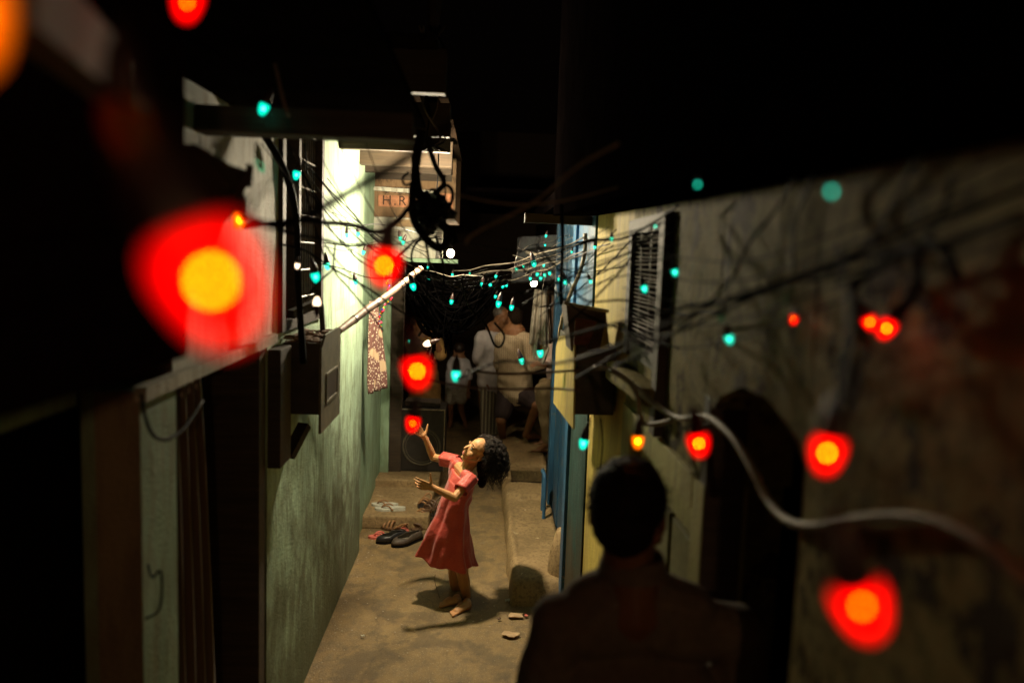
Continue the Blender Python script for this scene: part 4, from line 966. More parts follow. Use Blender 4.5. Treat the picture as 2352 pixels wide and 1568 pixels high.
# x, y, depth, radius, kind, tilt, light, label
REDS = [
 (485, 645, 0.255, 0.0150, 'red', (0, -24), 0.05, 'largest blurred red bulb glowing over the left wall'),
 (882, 610, 0.70, 0.0128, 'red', (0, 6), 0.005, 'red bulb in front of the green door post and pink pole'),
 (958, 852, 0.78, 0.0128, 'red', (0, -10), 0.005, 'red bulb with a yellow core above the loudspeaker'),
 (948, 972, 1.45, 0.0125, 'redim', (0, 8), 0, 'red bulb touching the raised hand of the girl'),
 (1465, 1013, 1.6, 0.0125, 'orange', (0, 0), 0, 'orange bulb just above the head of the man'),
 (1605, 1018, 0.95, 0.0125, 'red', (0, -12), 0.005, 'red bulb between the orange bulb and the arched doorway'),
 (1900, 1040, 0.60, 0.0125, 'red', (0, 6), 0.006, 'red bulb with a large yellow core right of the arch'),
 (1980, 1392, 0.42, 0.0145, 'redim', (0, -22), 0.008, 'large blurred red bulb at the bottom right'),
 (1823, 733, 1.28, 0.0062, 'red', (0, 8), 0, 'smallest red bulb hanging on the right wall'),
 (1998, 740, 1.02, 0.0085, 'red', (0, -30), 0, 'left one of the touching pair of red bulbs'),
 (2036, 754, 0.96, 0.0105, 'red', (0, 28), 0.005, 'right one of the touching pair of red bulbs'),
 (552, 505, 1.45, 0.0115, 'orange', (0, 12), 0, 'orange bulb by the edge of the dark sack cloth'),
 (430, 6, 0.80, 0.0140, 'redim', (0, 10), 0.005, 'red bulb cut by the top edge of the picture'),
 (-105, 30, 0.235, 0.0120, 'orange', (0, -10), 0.008, 'huge blurred orange bulb at the top left corner'),
 (284, 290, 0.50, 0.0150, 'unlit', (0, 0), 0, 'unlit dark red bulb under the timber rail'),
]
for x, y, d, r_, kd, tl, lt, lab in REDS:
    bulb(kd, P(x, y, d), r_, lab, tl, light=lt)
rl = bulb('red', P(2560, 900, 0.62), 0.0125, 'red bulb just outside the right edge lighting the near wall', (0, 0), light=0.06)
GREENS = [
 (605, 250, 26, 'green bulb highest at the upper left in front of the joists'), (681, 402, 18, 'green bulb at the corner of the barred window'),
 (752, 611, 14, 'green bulb in a black socket right of the window bars'), (725, 636, 22, 'green bulb close above the small white lamp'),
 (797, 541, 9, 'left of two small green bulbs on the brightest wall patch'), (822, 538, 9, 'right of two small green bulbs on the brightest wall patch'),
 (835, 580, 9, 'small green bulb at the wall edge beside the red bulb'), (817, 648, 10, 'green bulb in a black socket above the wall stain'),
 (919, 548, 9, 'left of two green bulbs under the brick letters'), (926, 557, 9, 'right of two green bulbs under the brick letters'),
 (949, 658, 14, 'green bulb beside the upper end of the pink pole'), (985, 640, 6, 'tiny green bulb left of the first bare lamp'),
 (1039, 631, 6, 'tiny green bulb under the first bare lamp'), (1079, 628, 5, 'tiny green bulb right of the first bare lamp'),
 (1037, 693, 9, 'green bulb alone in the black wire tangle'), (983, 614, 6, 'tiny green bulb above the pole end'),
 (1108, 653, 9, 'leftmost green bulb of the far cluster'), (1126, 654, 8, 'second green bulb of the far cluster'),
 (1138, 658, 8, 'middle green bulb of the far cluster'), (1139, 635, 7, 'highest green bulb of the far cluster'),
 (1155, 657, 8, 'fourth green bulb of the far cluster'), (1163, 655, 7, 'rightmost green bulb of the far cluster'),
 (1138, 681, 7, 'small green bulb hanging below the far cluster'), (1145, 698, 12, 'green bulb above the grey haired man'),
 (1175, 706, 10, 'green bulb above the head of the checked shirt man'), (1186, 619, 8, 'green bulb on the wire left of the second bare lamp'),
 (1202, 612, 6, 'tiny green bulb above the second bare lamp'), (1226, 605, 12, 'round green bulb below the pale curved pipe'),
 (1218, 640, 7, 'green bulb touching the glow of the second bare lamp'), (1234, 630, 8, 'green bulb up and right of the second bare lamp'),
 (1242, 640, 9, 'green bulb right of the second bare lamp'), (1251, 632, 8, 'green bulb before the dark garment top'),
 (1262, 627, 8, 'green bulb at the left edge of the blue door'), (1249, 609, 7, 'small green bulb on the pale wires'),
 (1254, 542, 6, 'highest tiny green bulb under the far roof'), (1252, 563, 5, 'tiny green bulb on the plastic sheet'),
 (1298, 647, 11, 'green bulb in front of the dark blue door planks'), (1284, 642, 8, 'small green bulb left of the blue door planks'),
 (1313, 579, 6, 'tiny green bulb high on the blue door'), (1356, 646, 10, 'green bulb in a long black socket on the yellow wall'),
 (1366, 568, 8, 'small green bulb high on the yellow wall'), (1405, 550, 11, 'green bulb tilted near the top right of the yellow wall'),
 (1350, 732, 14, 'green bulb in front of the rusty box'), (1321, 797, 17, 'green bulb in front of the yellow side sheet'),
 (1241, 811, 16, 'green bulb over the arm of the checked shirt man'), (1198, 829, 12, 'green bulb on the back of the checked shirt'),
 (1047, 862, 24, 'large green bulb in front of the child in white'), (941, 783, 8, 'green bulb beside the glowing hand lamp'),
 (1340, 1018, 24, 'green bulb below the yellow meter box'), (1550, 625, 19, 'green bulb to the right of the barred window'),
 (1480, 663, 18, 'green bulb in front of the window grille'), (1602, 424, 16, 'green bulb in the dark above the right wall'),
 (1910, 440, 22, 'green bulb highest on the near right wall'), (1675, 778, 26, 'green bulb by the peeling plaster over the arch'),
 (1505, 683-163, 10, 'small green bulb at the right roof corner'),
]
random.seed(8)
for x, y, wd, lab in GREENS:
    d = min(6.2, max(1.15, 50.0/wd*0.98 if wd < 12 else 58.0/wd))
    if 1090 < x < 1300 and wd <= 12: d = min(max(d, 4.6), 5.8)
    d = clampY(x, d, 0.44 if y > 500 else 0.30)
    bl = 36.6*abs(1/d-0.206)
    rr = max((wd*1.15-bl*0.55)*d/FPX/2, 0.0026)
    ti = (random.uniform(-8, 8), random.uniform(-22, 22))
    bulb('green', P(x, y, d), rr, lab, ti)
    if wd < 12: continue
bulb('white', P(728, 693, 2.4), 0.0115, 'small round white lamp glowing beside the window', (180, 0), group='small white lamps')
bulb('white', P(981, 789, 5.2), 0.022, 'oval warm lamp glowing among the people at the left', (0, 70), group='small white lamps')
bulb('white', P(683, 610, 2.6), 0.008, 'small glinting white lamp in front of the window bars', (10, 10), group='small white lamps')
# ================================================================ people
def skin(name, c, var=0.12):
    m, nt, b = mat_base(name); n = tex(nt, 25); 
    nt.links.new(ramp(nt, n.outputs[0], [(0.3, tuple(x*(1-var) for x in c)), (0.7, tuple(x*(1+var) for x in c))]), b.inputs['Base Color'])
    b.inputs['Roughness'].default_value = 0.48; b.inputs['Subsurface Weight'].default_value = 0.12; b.inputs['Subsurface Radius'].default_value = (0.02, 0.008, 0.004); b.inputs['Subsurface Scale'].default_value = 0.3
    b.inputs['Specular IOR Level'].default_value = 0.35
    return m
SKG = skin('girl skin', (0.56, 0.29, 0.125)); SKM = skin('brown skin', (0.24, 0.11, 0.05)); SKD = skin('dark brown skin', (0.16, 0.07, 0.035))
HAIR = simple('black hair', (0.020, 0.011, 0.006), 0.5, var=0.4, scale=60, spec=0.35, bmp=0)
HAIRM = simple('hair at the scalp', (0.012, 0.007, 0.004), 0.9, var=0.4, scale=60, spec=0.1, bmp=0.6)
HAIRG = simple('greying hair', (0.09, 0.075, 0.06), 0.6, var=0.4, scale=90)
def frame(f, u):
    f = Vector(f).normalized(); u = Vector(u); u = (u-f*u.dot(f)).normalized(); s = f.cross(u)   # s = the head's right side
    return f, u, s
def head_blob(m, c, f, u, H):
    """skull, jaw, cheeks, nose, brow, lips, ears into MB m. c = centre of head, H = chin to crown"""
    f, u, s = frame(f, u); Rm = Matrix((s, f, u)).transposed()
    def q(x, y, z): return c+(s*x+f*y+u*z)*H
    def e(x, y, z, rx, ry, rz, n=16): m.ell(q(x, y, z), (rx*H, ry*H, rz*H), Rm, n)
    e(0, -0.06, 0.13, 0.335, 0.40, 0.365, 20)
    e(0, 0.10, -0.06, 0.275, 0.29, 0.33, 18)
    e(0, 0.16, -0.26, 0.20, 0.20, 0.17)
    e(0, 0.265, -0.405, 0.085, 0.075, 0.07)
    for k in (-1, 1):
        e(k*0.15, 0.225, -0.15, 0.14, 0.125, 0.14)
        m.cap(q(k*0.27, 0.0, -0.22), 0.07*H, q(k*0.06, 0.25, -0.42), 0.06*H)
        e(k*0.11, 0.325, 0.09, 0.12, 0.035, 0.045)
        e(k*0.335, -0.03, -0.07, 0.03, 0.065, 0.105, 12)
        e(k*0.325, -0.005, -0.15, 0.02, 0.03, 0.035, 8)
        e(k*0.045, 0.405, -0.155, 0.035, 0.035, 0.028, 8)
    m.cap(q(0, 0.355, 0.03), 0.035*H, q(0, 0.445, -0.12), 0.040*H)
    e(0, 0.455, -0.13, 0.042, 0.035, 0.035, 10)
    e(0, 0.345, -0.245, 0.095, 0.05, 0.035, 12)
    e(0, 0.335, -0.305, 0.08, 0.05, 0.035, 12)
    return q, Rm
def face_bits(t, q, Rm, H, lipmat, browmat=HAIR):
    for k in (-1, 1):
        o = MB().ell(q(k*0.125, 0.318, 0.012), (0.055*H, 0.045*H, 0.024*H), Rm, 12).build('eye', EYEW, t, True)
        MB().ell(q(k*0.125, 0.350, 0.014), (0.026*H, 0.018*H, 0.023*H), Rm, 10).build('iris', EYED, o, True)
        MB().tube([q(k*0.06, 0.345, 0.045), q(k*0.125, 0.366, 0.056), q(k*0.20, 0.322, 0.030)], 0.010*H, 6).build('upper_eyelid', HAIR, t, True)
        MB().tube([q(k*0.045, 0.375, 0.115), q(k*0.12, 0.378, 0.145), q(k*0.21, 0.32, 0.115)], [0.010*H, 0.014*H, 0.006*H], 6).build('eyebrow', browmat, t, True)
    m = MB(); m.ell(q(0, 0.372, -0.252), (0.082*H, 0.032*H, 0.022*H), Rm, 12); m.ell(q(0, 0.362, -0.297), (0.07*H, 0.034*H, 0.026*H), Rm, 12); m.blob('lips', lipmat, t, 0.006*H, 2)
    for k in (-1, 1): MB().ell(q(k*0.028, 0.43, -0.175), (0.016*H, 0.014*H, 0.008*H), Rm, 8).build('nostril', NOST, t, True)
EYEW = simple('eye white', (0.75, 0.72, 0.68), 0.15, var=0.02, bmp=0); EYED = simple('dark iris', (0.02, 0.01, 0.006), 0.1, var=0.1, bmp=0); NOST = simple('nostril shade', (0.06, 0.02, 0.012), 0.8, bmp=0)
LIPG = simple('lips', (0.42, 0.12, 0.08), 0.4, var=0.1, bmp=0)
def hand(m, w, d, n, th, L, curl=(8, 14, 18), spread=6, thumb_out=55, side=1, curls=None):
    """w wrist, d direction wrist to knuckles, n the way the palm faces, th the thumb side. L = whole hand length"""
    d = Vector(d).normalized(); n = Vector(n); n = (n-d*n.dot(d)).normalized(); s = Vector(th); s = (s-d*s.dot(d)-n*s.dot(n)).normalized()
    pl = L*0.52; W = L*0.44; rr = L*0.052
    tips = []
    for i in range(4):
        off = s*(0.5-i/3)*W*0.80
        k = w+d*(pl*(1-0.05*abs(i-1)))+off
        m.cap(w+off*0.45+d*0.005, rr*1.45, k, rr*1.15, 10, (n, 0.85))
        ll = L*(0.44, 0.48, 0.45, 0.36)[i]; dirn = (Matrix.Rotation(R(spread*(i-1.4)), 3, s.cross(d)*-1) @ d) if False else (d+s*math.tan(R(spread*(1.4-i)))).normalized()
        p = k; a = 0; cu = (curls[i] if curls else curl)
        for j, fr in enumerate((0.45, 0.30, 0.25)):
            a += R(cu[j]); dd = dirn*math.cos(a)+n*math.sin(a); p2 = p+dd*ll*fr
            m.cap(p, rr*(1.0, 0.93, 0.85)[j], p2, rr*(0.93, 0.85, 0.72)[j], 9); p = p2
        tips.append(p)
    m.ell(w+d*pl*0.5, (W*0.3,)*3, None, 8) if False else None
    # ball of the thumb leaves the side of the palm near its base
    b0 = w+d*pl*0.22+s*W*0.26+n*rr*0.6; to = R(thumb_out)
    t1 = (d*math.cos(to)+s*math.sin(to)+n*0.18).normalized(); b1 = b0+t1*L*0.20
    t2 = (d*math.cos(to-0.15)+s*math.sin(to-0.15)+n*0.1).normalized(); b2 = b1+t2*L*0.17
    t3 = (d*math.cos(to-0.05)+s*math.sin(to-0.05)+n*0.0).normalized(); b3 = b2+t3*L*0.13
    m.cap(b0, rr*1.7, b1, rr*1.25); m.cap(b1, rr*1.22, b2, rr*1.02); m.cap(b2, rr*1.02, b3, rr*0.8)
    m.cap(w-d*L*0.05, L*0.15, w+d*L*0.16, L*0.165, 12, (n, 0.68))
def foot(m, ankle, heel, toe, r_, up=Vector((0, 0, 1))):
    ankle, heel, toe = Vector(ankle), Vector(heel), Vector(toe); d = (toe-heel); L = d.length; d.normalize(); s = d.cross(up).normalized()
    m.cap(ankle, r_*0.95, heel+d*L*0.16+up*r_*0.75, r_*0.95); m.cap(heel+d*L*0.14+up*r_*0.7, r_*0.85, heel+d*L*0.1+up*r_*0.7, r_*0.8)
    m.cap(ankle+d*r_*0.3, r_*0.9, heel+d*L*0.62+up*r_*0.55, r_*0.62, 10, (s, 1.25))
    m.cap(heel+d*L*0.2+up*r_*0.62, r_*0.75, heel+d*L*0.68+up*r_*0.5, r_*0.55, 10, (s, 1.5))
    for i in range(5):
        o = s*(i-2)*r_*0.36
        m.cap(heel+d*L*0.62+o*0.9+up*r_*0.38, r_*0.30, heel+d*L*(0.98-0.035*i)+o+up*r_*0.26, r_*(0.28 if i == 0 else 0.2), 8)
# ---------------------------------------------------------------- the girl
def C3(cx, cyy, Y): return P(803.9+cx*.3662, 918.7+cyy*.3662, Y)
gf = G(1060, 1396)
t = empty('person', (gf.x, gf.y, 0), 'curly haired girl in a red dress reaching both arms towards the lights', 'person')
nS = C3(752, 500, 4.62); fS = C3(655, 385, 4.86)            # near and far shoulder joints
lat = (nS-fS).normalized(); mS = (nS+fS)/2
nE, nW = C3(655, 612, 4.52), C3(518, 546, 4.50)
fE, fW = C3(522, 358, 4.96), C3(470, 232, 4.93)
hipc = C3(668, 850, 4.74); 
nH, fH = hipc+lat*0.055+Vector((0, 0, -.02)), hipc-lat*0.055
nK, nA = C3(706, 1085, 4.69), C3(736, 1262, 4.75)
fK, fA = C3(655, 1095, 4.80), C3(672, 1232, 4.90)
hc = C3(798, 322, 4.72); Hh = 0.190
hf, hu = Vector((-0.66, -0.42, 0.52)), Vector((0.55, -0.05, 0.80))
m = MB()
q, Rm = head_blob(m, hc, hf, hu, Hh)
neck0 = mS+Vector((0.012, 0.0, 0.005)); neck1 = q(0, -0.10, -0.25)
m.cap(neck0+Vector((0, 0, -0.02)), 0.040, neck1, 0.034); m.cap(q(0, 0.02, -0.28), 0.033, neck0, 0.034)
m.cap(nS, 0.036, fS, 0.036); m.cap(mS+(hipc-mS)*0.14-lat*.03, 0.055, mS+(hipc-mS)*0.14+lat*.04, 0.055)
m.cap(mS+(hipc-mS)*0.2, 0.068, mS+(hipc-mS)*0.55, 0.062, 12, (lat, 1.15)); m.cap(mS+(hipc-mS)*0.55, 0.058, hipc, 0.064, 12, (lat, 1.2))
for a, b, c_ in ((nS, nE, nW), (fS, fE, fW)):
    m.chain([a, a.lerp(b, 0.45), b], [0.034, 0.0285, 0.0235]); m.chain([b, b.lerp(c_, 0.35), c_], [0.0245, 0.0245, 0.0165])
hand(m, nW, C3(405, 520, 4.45)-nW, Vector((0.25, 0.9, -0.1)), C3(474, 462, 4.47)-nW+Vector((0.02, 0, 0)), 0.128, thumb_out=70, spread=5, curls=[(8, 12, 10), (22, 24, 18), (30, 34, 24), (38, 40, 26)])
hand(m, fW, C3(415, 175, 4.88)-fW, Vector((-0.1, -0.75, 0.6)), C3(505, 140, 4.88)-fW, 0.124, thumb_out=66, spread=9, curl=(6, 10, 12))
for Hp, K, A, hp_ in ((nH, nK, nA, 0), (fH, fK, fA, 1)):
    m.chain([Hp, Hp.lerp(K, 0.5), K], [0.056, 0.049, 0.038]); m.chain([K, K.lerp(A, 0.35), A], [0.039, 0.039, 0.0235])
    m.ell(A+Vector((0, -0.004, 0.0)), 0.025, None, 10)
h1, t1 = G(1079, 1394), G(1033, 1414); foot(m, nA, h1, t1, 0.030)
h2, t2 = G(1056, 1383), G(1006, 1392); foot(m, fA, h2, t2, 0.030)
m.blob('body', SKG, t, 0.0026, 5, 0.5)
face_bits(t, q, Rm, Hh, LIPG)
# dress
DR, nt, b = mat_base('red printed cotton')
n1 = tex(nt, 420, kind='vor'); n2 = tex(nt, 9, detail=8); n3 = tex(nt, 60, (1, 1, 1), 6)
base = ramp(nt, n2.outputs[0], [(0.3, (0.46, 0.040, 0.030)), (0.7, (0.62, 0.075, 0.05))])
nt.links.new(mix(nt, ramp(nt, n1.outputs[0], [(0.22, (0.75, 0.75, 0.75)), (0.34, (0, 0, 0))]), base, (0.78, 0.30, 0.23)), b.inputs['Base Color'])
b.inputs['Roughness'].default_value = 0.5; b.inputs['Sheen Weight'].default_value = 0.3; b.inputs['Sheen Roughness'].default_value = 0.4; n5 = tex(nt, 16, (1, 1, 0.45), 4, off=(4, 4, 4)); bump(nt, b, mix(nt, 0.22, n5.outputs[0], n3.outputs[0]), 0.75, 0.02)
def dress_ring(c, ln, fr, nrm, hl, hf_, v, n=96):
    ln = ln.normalized(); fr = fr.normalized(); r_ = []
    for k in range(n):
        a = 2*math.pi*k/n
        A = 0.0
        if v > 0.22:
            w_ = (v-0.22)/0.78
            A = w_*(0.10*(1-2*abs(math.sin(3.5*a+0.8+1.1*v)))+0.055*math.sin(11*a+2.1-2.2*v)+0.03*math.sin(17*a+4*v))
        A += 0.028*math.sin(3*a+16*v)+0.016*math.sin(5*a-27*v)+0.035*noise.noise(Vector((math.cos(a)*2.2, math.sin(a)*2.2, v*6)))
        r_.append(c+(ln*math.cos(a)*hl+fr*math.sin(a)*hf_)*(1+A))
    return r_
keys = [  # centre px (crop), Y, half lateral, half depth, hem tilt
 ((712, 425), 4.74, .098, .044), ((708, 462), 4.735, .112, .058), ((695, 520), 4.72, .106, .074), ((668, 600), 4.70, .100, .080), ((652, 660), 4.70, .104, .088),
 ((640, 740), 4.71, .118, .103), ((622, 830), 4.71, .132, .122), ((608, 920), 4.72, .146, .143), ((600, 1010), 4.73, .158, .163)]
rows = []; nk = len(keys); NS = 64
for j in range(NS+1):
    f_ = j/NS*(nk-1); k = min(int(f_), nk-2); u_ = f_-k; u_ = u_
    (p0, Y0, l0, d0), (p1, Y1, l1, d1) = keys[k], keys[k+1]
    c = C3(lerp(p0[0], p1[0], u_), lerp(p0[1], p1[1], u_), lerp(Y0, Y1, u_)); v = j/NS
    L_ = Vector((lat.x*(1-v)+0.10*v, lat.y, lat.z*(1-v)-0.0*v)).normalized()
    dn = (C3(*keys[k+1][0], keys[k+1][1])-C3(*keys[k][0], keys[k][1])).normalized(); dn = dn.lerp(Vector((0.0, 0, -1)), v*0.6).normalized()
    F_ = L_.cross(dn).normalized()
    if F_.x > 0: F_ = -F_
    row = dress_ring(c, L_, F_, dn, lerp(l0, l1, u_), lerp(d0, d1, u_), v)
    for i_, p in enumerate(row):
        a = 2*math.pi*i_/len(row); fr_ = math.sin(a)           # +1 front
        if v < 0.12 and fr_ > 0.25:                             # scooped neck in front
            row[i_] = p+dn*(0.045*(fr_-0.25)/0.75*(1-v/0.12))
        if v > 0.6:                                             # hem rides up in front and pulls out behind
            h = (v-0.6)/0.4; row[i_] = row[i_]+Vector((-0.012*h*max(0, fr_)+0.03*h*h*max(0, -fr_), 0, (0.045*max(0, fr_)-0.012*max(0, -fr_))*h+0.010*h*math.sin(a*6+1)))
    rows.append(row)
def sleeve(a, b, r0, r1, seed):
    d = (b-a).normalized(); x = d.cross(Vector((0.2, 0.3, 1))).normalized(); y = d.cross(x); rs = []
    for j in range(9):
        v = j/8; n = 40; rs.append([a.lerp(b, v)+(x*math.cos(2*math.pi*k/n)+y*math.sin(2*math.pi*k/n))*lerp(r0, r1, v)*(1+0.05*math.sin(9*2*math.pi*k/n+seed)*(1-v*0.6)+0.07*v*math.sin(5*2*math.pi*k/n+seed)+0.05*noise.noise(Vector((k*.3, v*4, seed)))) for k in range(n)])
    return rs
m = MB(); m.rings(rows, False, False)
top = rows[0]
m.rings(sleeve(nS-(nE-nS)*0.16, nS.lerp(nE, 0.60), 0.042, 0.045, 1), False, False)
m.rings(sleeve(fS-(fE-fS)*0.16, fS.lerp(fE, 0.55), 0.042, 0.044, 4), False, False)
o = m.build('dress', DR, t, True); s_ = o.modifiers.new('s', 'SOLIDIFY'); s_.thickness = 0.0025; s_.offset = 0
# shoulder yoke of the dress (joins sleeves and bodice)
m = MB(); m.cap(nS-lat*0.008, 0.0415, nS.lerp(mS, 0.42), 0.042, 12); m.cap(fS+lat*0.008, 0.0415, fS.lerp(mS, 0.42), 0.042, 12)
bb = (hipc-mS).normalized()
m.cap(nS.lerp(mS, 0.3)+bb*0.03, 0.050, nS.lerp(mS, 0.5)+bb*0.09, 0.055); m.cap(fS.lerp(mS, 0.3)+bb*0.03, 0.050, fS.lerp(mS, 0.5)+bb*0.09, 0.055)
m.cap(mS+bb*0.09, 0.066, mS+bb*0.16, 0.078, 12, (lat, 1.2))
m.blob('dress_yoke', DR, t, 0.004, 3, 0.5, disp=lambda c, n: n*0.003*noise.noise(c*40))
# hair: scalp mass and curls
m = MB(); m.ell(q(0, -0.155, 0.195), (0.37*Hh, 0.385*Hh, 0.36*Hh), Rm, 18); m.ell(q(0, -0.16, 0.02), (0.375*Hh, 0.22*Hh, 0.26*Hh), Rm, 16)
m.ell(q(0, -0.36, -0.02), (0.34*Hh, 0.27*Hh, 0.38*Hh), Rm, 14)
hb = q(0, -0.42, -0.10)
m.ell(hb+Vector((0.0, 0.0, -0.05)), (0.045, 0.06, 0.075), None, 14); m.ell(hb+Vector((-0.01, -0.01, -0.115)), (0.032, 0.045, 0.06), None, 12)
def curlbump(c, n): return n*0.002*noise.noise(c*60)
hr = m.blob('hair', HAIRM, t, 0.004, 3, disp=curlbump)
random.seed(17); m = MB(); cnt = 0
while cnt < 900:
    v = Vector((random.gauss(0, 1), random.gauss(0, 1), random.gauss(0, 1))).normalized()
    if v.y > 0.70 or v.z < -0.6 or (v.y > 0.22 and v.z < 0.22) or (v.y > 0.5 and v.z < 0.45): continue
    root = q(v.x*0.36, -0.12+v.y*0.40, 0.18+v.z*0.37); nrm = (Rm @ v).normalized()
    cnt += 1
    Lc = random.uniform(0.09, 0.205)*(0.55 if v.y > 0.1 else 1); stp = 30; pts = []; p = root.copy()
    r_h = random.uniform(0.005, 0.0115); ph = random.uniform(0, 6.28); tw = random.uniform(0.45, 1.0)*(1 if random.random() < .5 else -1)
    back = -(Matrix((Rm.col[1],))[0]) if False else -Vector(hf).normalized()
    for k in range(stp):
        u_ = k/(stp-1)
        dirn = (nrm*(1-u_)*0.9+back*(0.55*(1-u_))+Vector((0.02, 0, -1))*(0.25+1.3*u_)+Vector((hb.x-p.x, hb.y-p.y, 0))*3.0*u_).normalized()
        p = p+dirn*Lc/stp
        a1 = dirn.cross(Vector((0.3, 1, 0.2))).normalized(); a2 = dirn.cross(a1)
        pts.append(p+nrm*0.004+(a1*math.cos(ph+k*tw)+a2*math.sin(ph+k*tw))*r_h*min(1, u_*3+0.25))
    m.tube(pts, [0.0015, 0.0019, 0.0007], 4, 0)
m.build('hair_curls', HAIR, hr, True)
# small wispy curls round the face
MB().tube([fW+Vector((0.0, 0, 0))+(fE-fW).normalized()*0.012+Vector((math.cos(a)*0.0195, math.sin(a)*0.0195*0.6, math.sin(a)*0.012)) for a in [i*0.52 for i in range(13)]], 0.0016, 5, 2).build('bracelet', PNK, t, True)
MB().ell(q(0.345, 0.0, -0.17), 0.0035, None, 8).build('earring', simple('gold earring', (0.8, 0.5, 0.15), 0.25, 0.9, bmp=0), t, True)
o = cable([(1000, 1318, 4.6), (998, 1330, 4.6), (1003, 1350, 4.62), (1010, 1372, 4.65)], 0.0018, 'thin loose ribbon trailing from the front hem of the dress', BRL, 'dress_ribbon')
o['category'] = 'ribbon'; del o['group']

# ---------------------------------------------------------------- man from behind
SHD = simple('dark brown shirt cotton', (0.12, 0.095, 0.075), 0.9, var=0.2, scale=40, spec=0.2)
def F(x, y, Y): return P(x, y, Y)
Ym = 1.62
t = empty('person', (0.3, Ym, 0), 'dark silhouetted man seen from behind in a dark collared shirt', 'person')
hc = F(1442, 1176, Ym); Hm = 0.225
m = MB()
f_, u_, s_ = frame((0.30, 1.0, 0.02), (0.0, 0.03, 1.0))
q, Rm = head_blob(m, hc, f_, u_, Hm)
nb = F(1452, 1330, Ym-0.01)
m.cap(q(0, -0.10, -0.22), 0.055, nb, 0.056); m.cap(nb, 0.062, nb+Vector((0, 0, -0.06)), 0.075)
shL, shR = F(1285, 1432, Ym-0.02), F(1695, 1450, Ym+0.02)
lt = (shR-shL).normalized()
ch = nb+Vector((0, 0.02, -0.28)); wa = nb+Vector((0.0, 0.02, -0.50)); hp_ = nb+Vector((0, 0.02, -0.66))
m.cap(shL.lerp(shR, 0.15), 0.06, shL.lerp(shR, 0.85), 0.06); m.cap(ch-lt*0.07, 0.10, ch+lt*0.07, 0.10); m.cap(ch, 0.11, hp_, 0.11, 12, (lt, 1.3))
for k, sh in ((-1, shL), (1, shR)):
    el = sh+Vector((0.045*k, 0.03, -0.29)); wr = el+Vector((-0.01*k, 0.10, -0.23))
    m.chain([sh, el, wr], [0.050, 0.040, 0.027]); hand(m, wr, Vector((0, 0.25, -1)), Vector((-k, 0, 0)), Vector((0, 1, 0.2)), 0.18, curl=(14, 20, 18), thumb_out=35)
    hh = hp_+lt*0.09*k; kn = hh+Vector((0, 0.02, -0.40)); an = Vector((kn.x, kn.y-0.02, 0.09))
    m.chain([hh, kn, an], [0.09, 0.06, 0.04]); foot(m, an, Vector((an.x, an.y-0.06, 0)), Vector((an.x, an.y+0.19, 0)), 0.045)
m.blob('body', SKD, t, 0.006, 4)
m = MB()
m.ell(q(0, -0.075, 0.155), (0.365*Hm, 0.425*Hm, 0.375*Hm), Rm, 20); m.ell(q(0, -0.30, -0.02), (0.29*Hm, 0.20*Hm, 0.30*Hm), Rm, 16)
m.ell(q(0, 0.02, 0.34), (0.28*Hm, 0.34*Hm, 0.18*Hm), Rm, 16)
m.ell(q(0, -0.26, -0.17), (0.20*Hm, 0.13*Hm, 0.16*Hm), Rm, 14)
hr = m.blob('hair', simple('short black hair', (0.006, 0.004, 0.004), 0.7, spec=0.15, bmp=0), t, 0.004, 3, disp=lambda c, n: n*0.004*noise.noise(c*90))
random.seed(5); m = MB()
for k in range(900):
    v = Vector((random.gauss(0, 1), random.gauss(0, 1), random.gauss(0, 1))).normalized()
    if v.y > 0.6 or v.z < -0.5: continue
    p = q(v.x*0.365, -0.075+v.y*0.425, 0.155+v.z*0.375); n_ = (Rm @ v).normalized()
    e = p+n_*0.008+Vector((random.gauss(0, .005), random.gauss(0, .005), -0.006+random.gauss(0, .005)))
    m.tube([p, e], 0.0007, 3, 0)
m.build('hair_strands', hr.data.materials[0], hr)
m = MB()
m.cap(shL, 0.066, shR, 0.066, 14); m.cap(shL.lerp(shR, 0.5)+Vector((0, 0.0, 0.015)), 0.080, nb+Vector((0, 0.0, -0.01)), 0.060)
m.cap(shL.lerp(shR, 0.15)+Vector((0, 0, 0.0)), 0.070, nb+Vector((0, 0, -0.02)), 0.052); m.cap(shL.lerp(shR, 0.8), 0.068, nb+Vector((0, 0, -0.02)), 0.052)
m.cap(F(1450, 1352, Ym), 0.070, F(1345, 1386, Ym), 0.056); m.cap(F(1450, 1352, Ym), 0.070, F(1575, 1402, Ym), 0.060)
m.cap(ch-lt*0.09, 0.125, ch+lt*0.09, 0.125, 14); m.cap(ch, 0.135, hp_, 0.145, 14, (lt, 1.38))
for k, sh in ((-1, shL), (1, shR)):
    el = sh+Vector((0.045*k, 0.03, -0.29)); m.cap(sh, 0.066, sh.lerp(el, 0.85), 0.066)
def cr(c, n): return n*(0.006*noise.noise(Vector((c.x*9, c.y*9, c.z*5)))+0.004*math.sin(c.x*30+c.z*14+3*noise.noise(c*5)))
sh_o = m.blob('shirt', SHD, t, 0.007, 5, disp=cr)
rs = []
for j in range(5):
    v = j/4; z = lerp(-0.006, 0.046, v); rr = lerp(0.068, 0.062, v); cc_ = nb+Vector((0, 0.004, 0.012+z))
    rs.append([cc_+Vector((math.cos(a)*rr*1.0, math.sin(a)*rr*0.92, 0.018*math.sin(a)*-1*0)) for a in [2*math.pi*i/40 for i in range(40)]])
for j in range(4):
    v = (j+1)/4; cc_ = nb+Vector((0, 0.004, 0.058-0.046*v)); rr = lerp(0.064, 0.076, v)
    rs.append([cc_+Vector((math.cos(a)*rr, math.sin(a)*rr*0.95, 0)) for a in [2*math.pi*i/40 for i in range(40)]])
m = MB(); m.rings(rs, False, False); o = m.build('collar', SHD, sh_o, True)
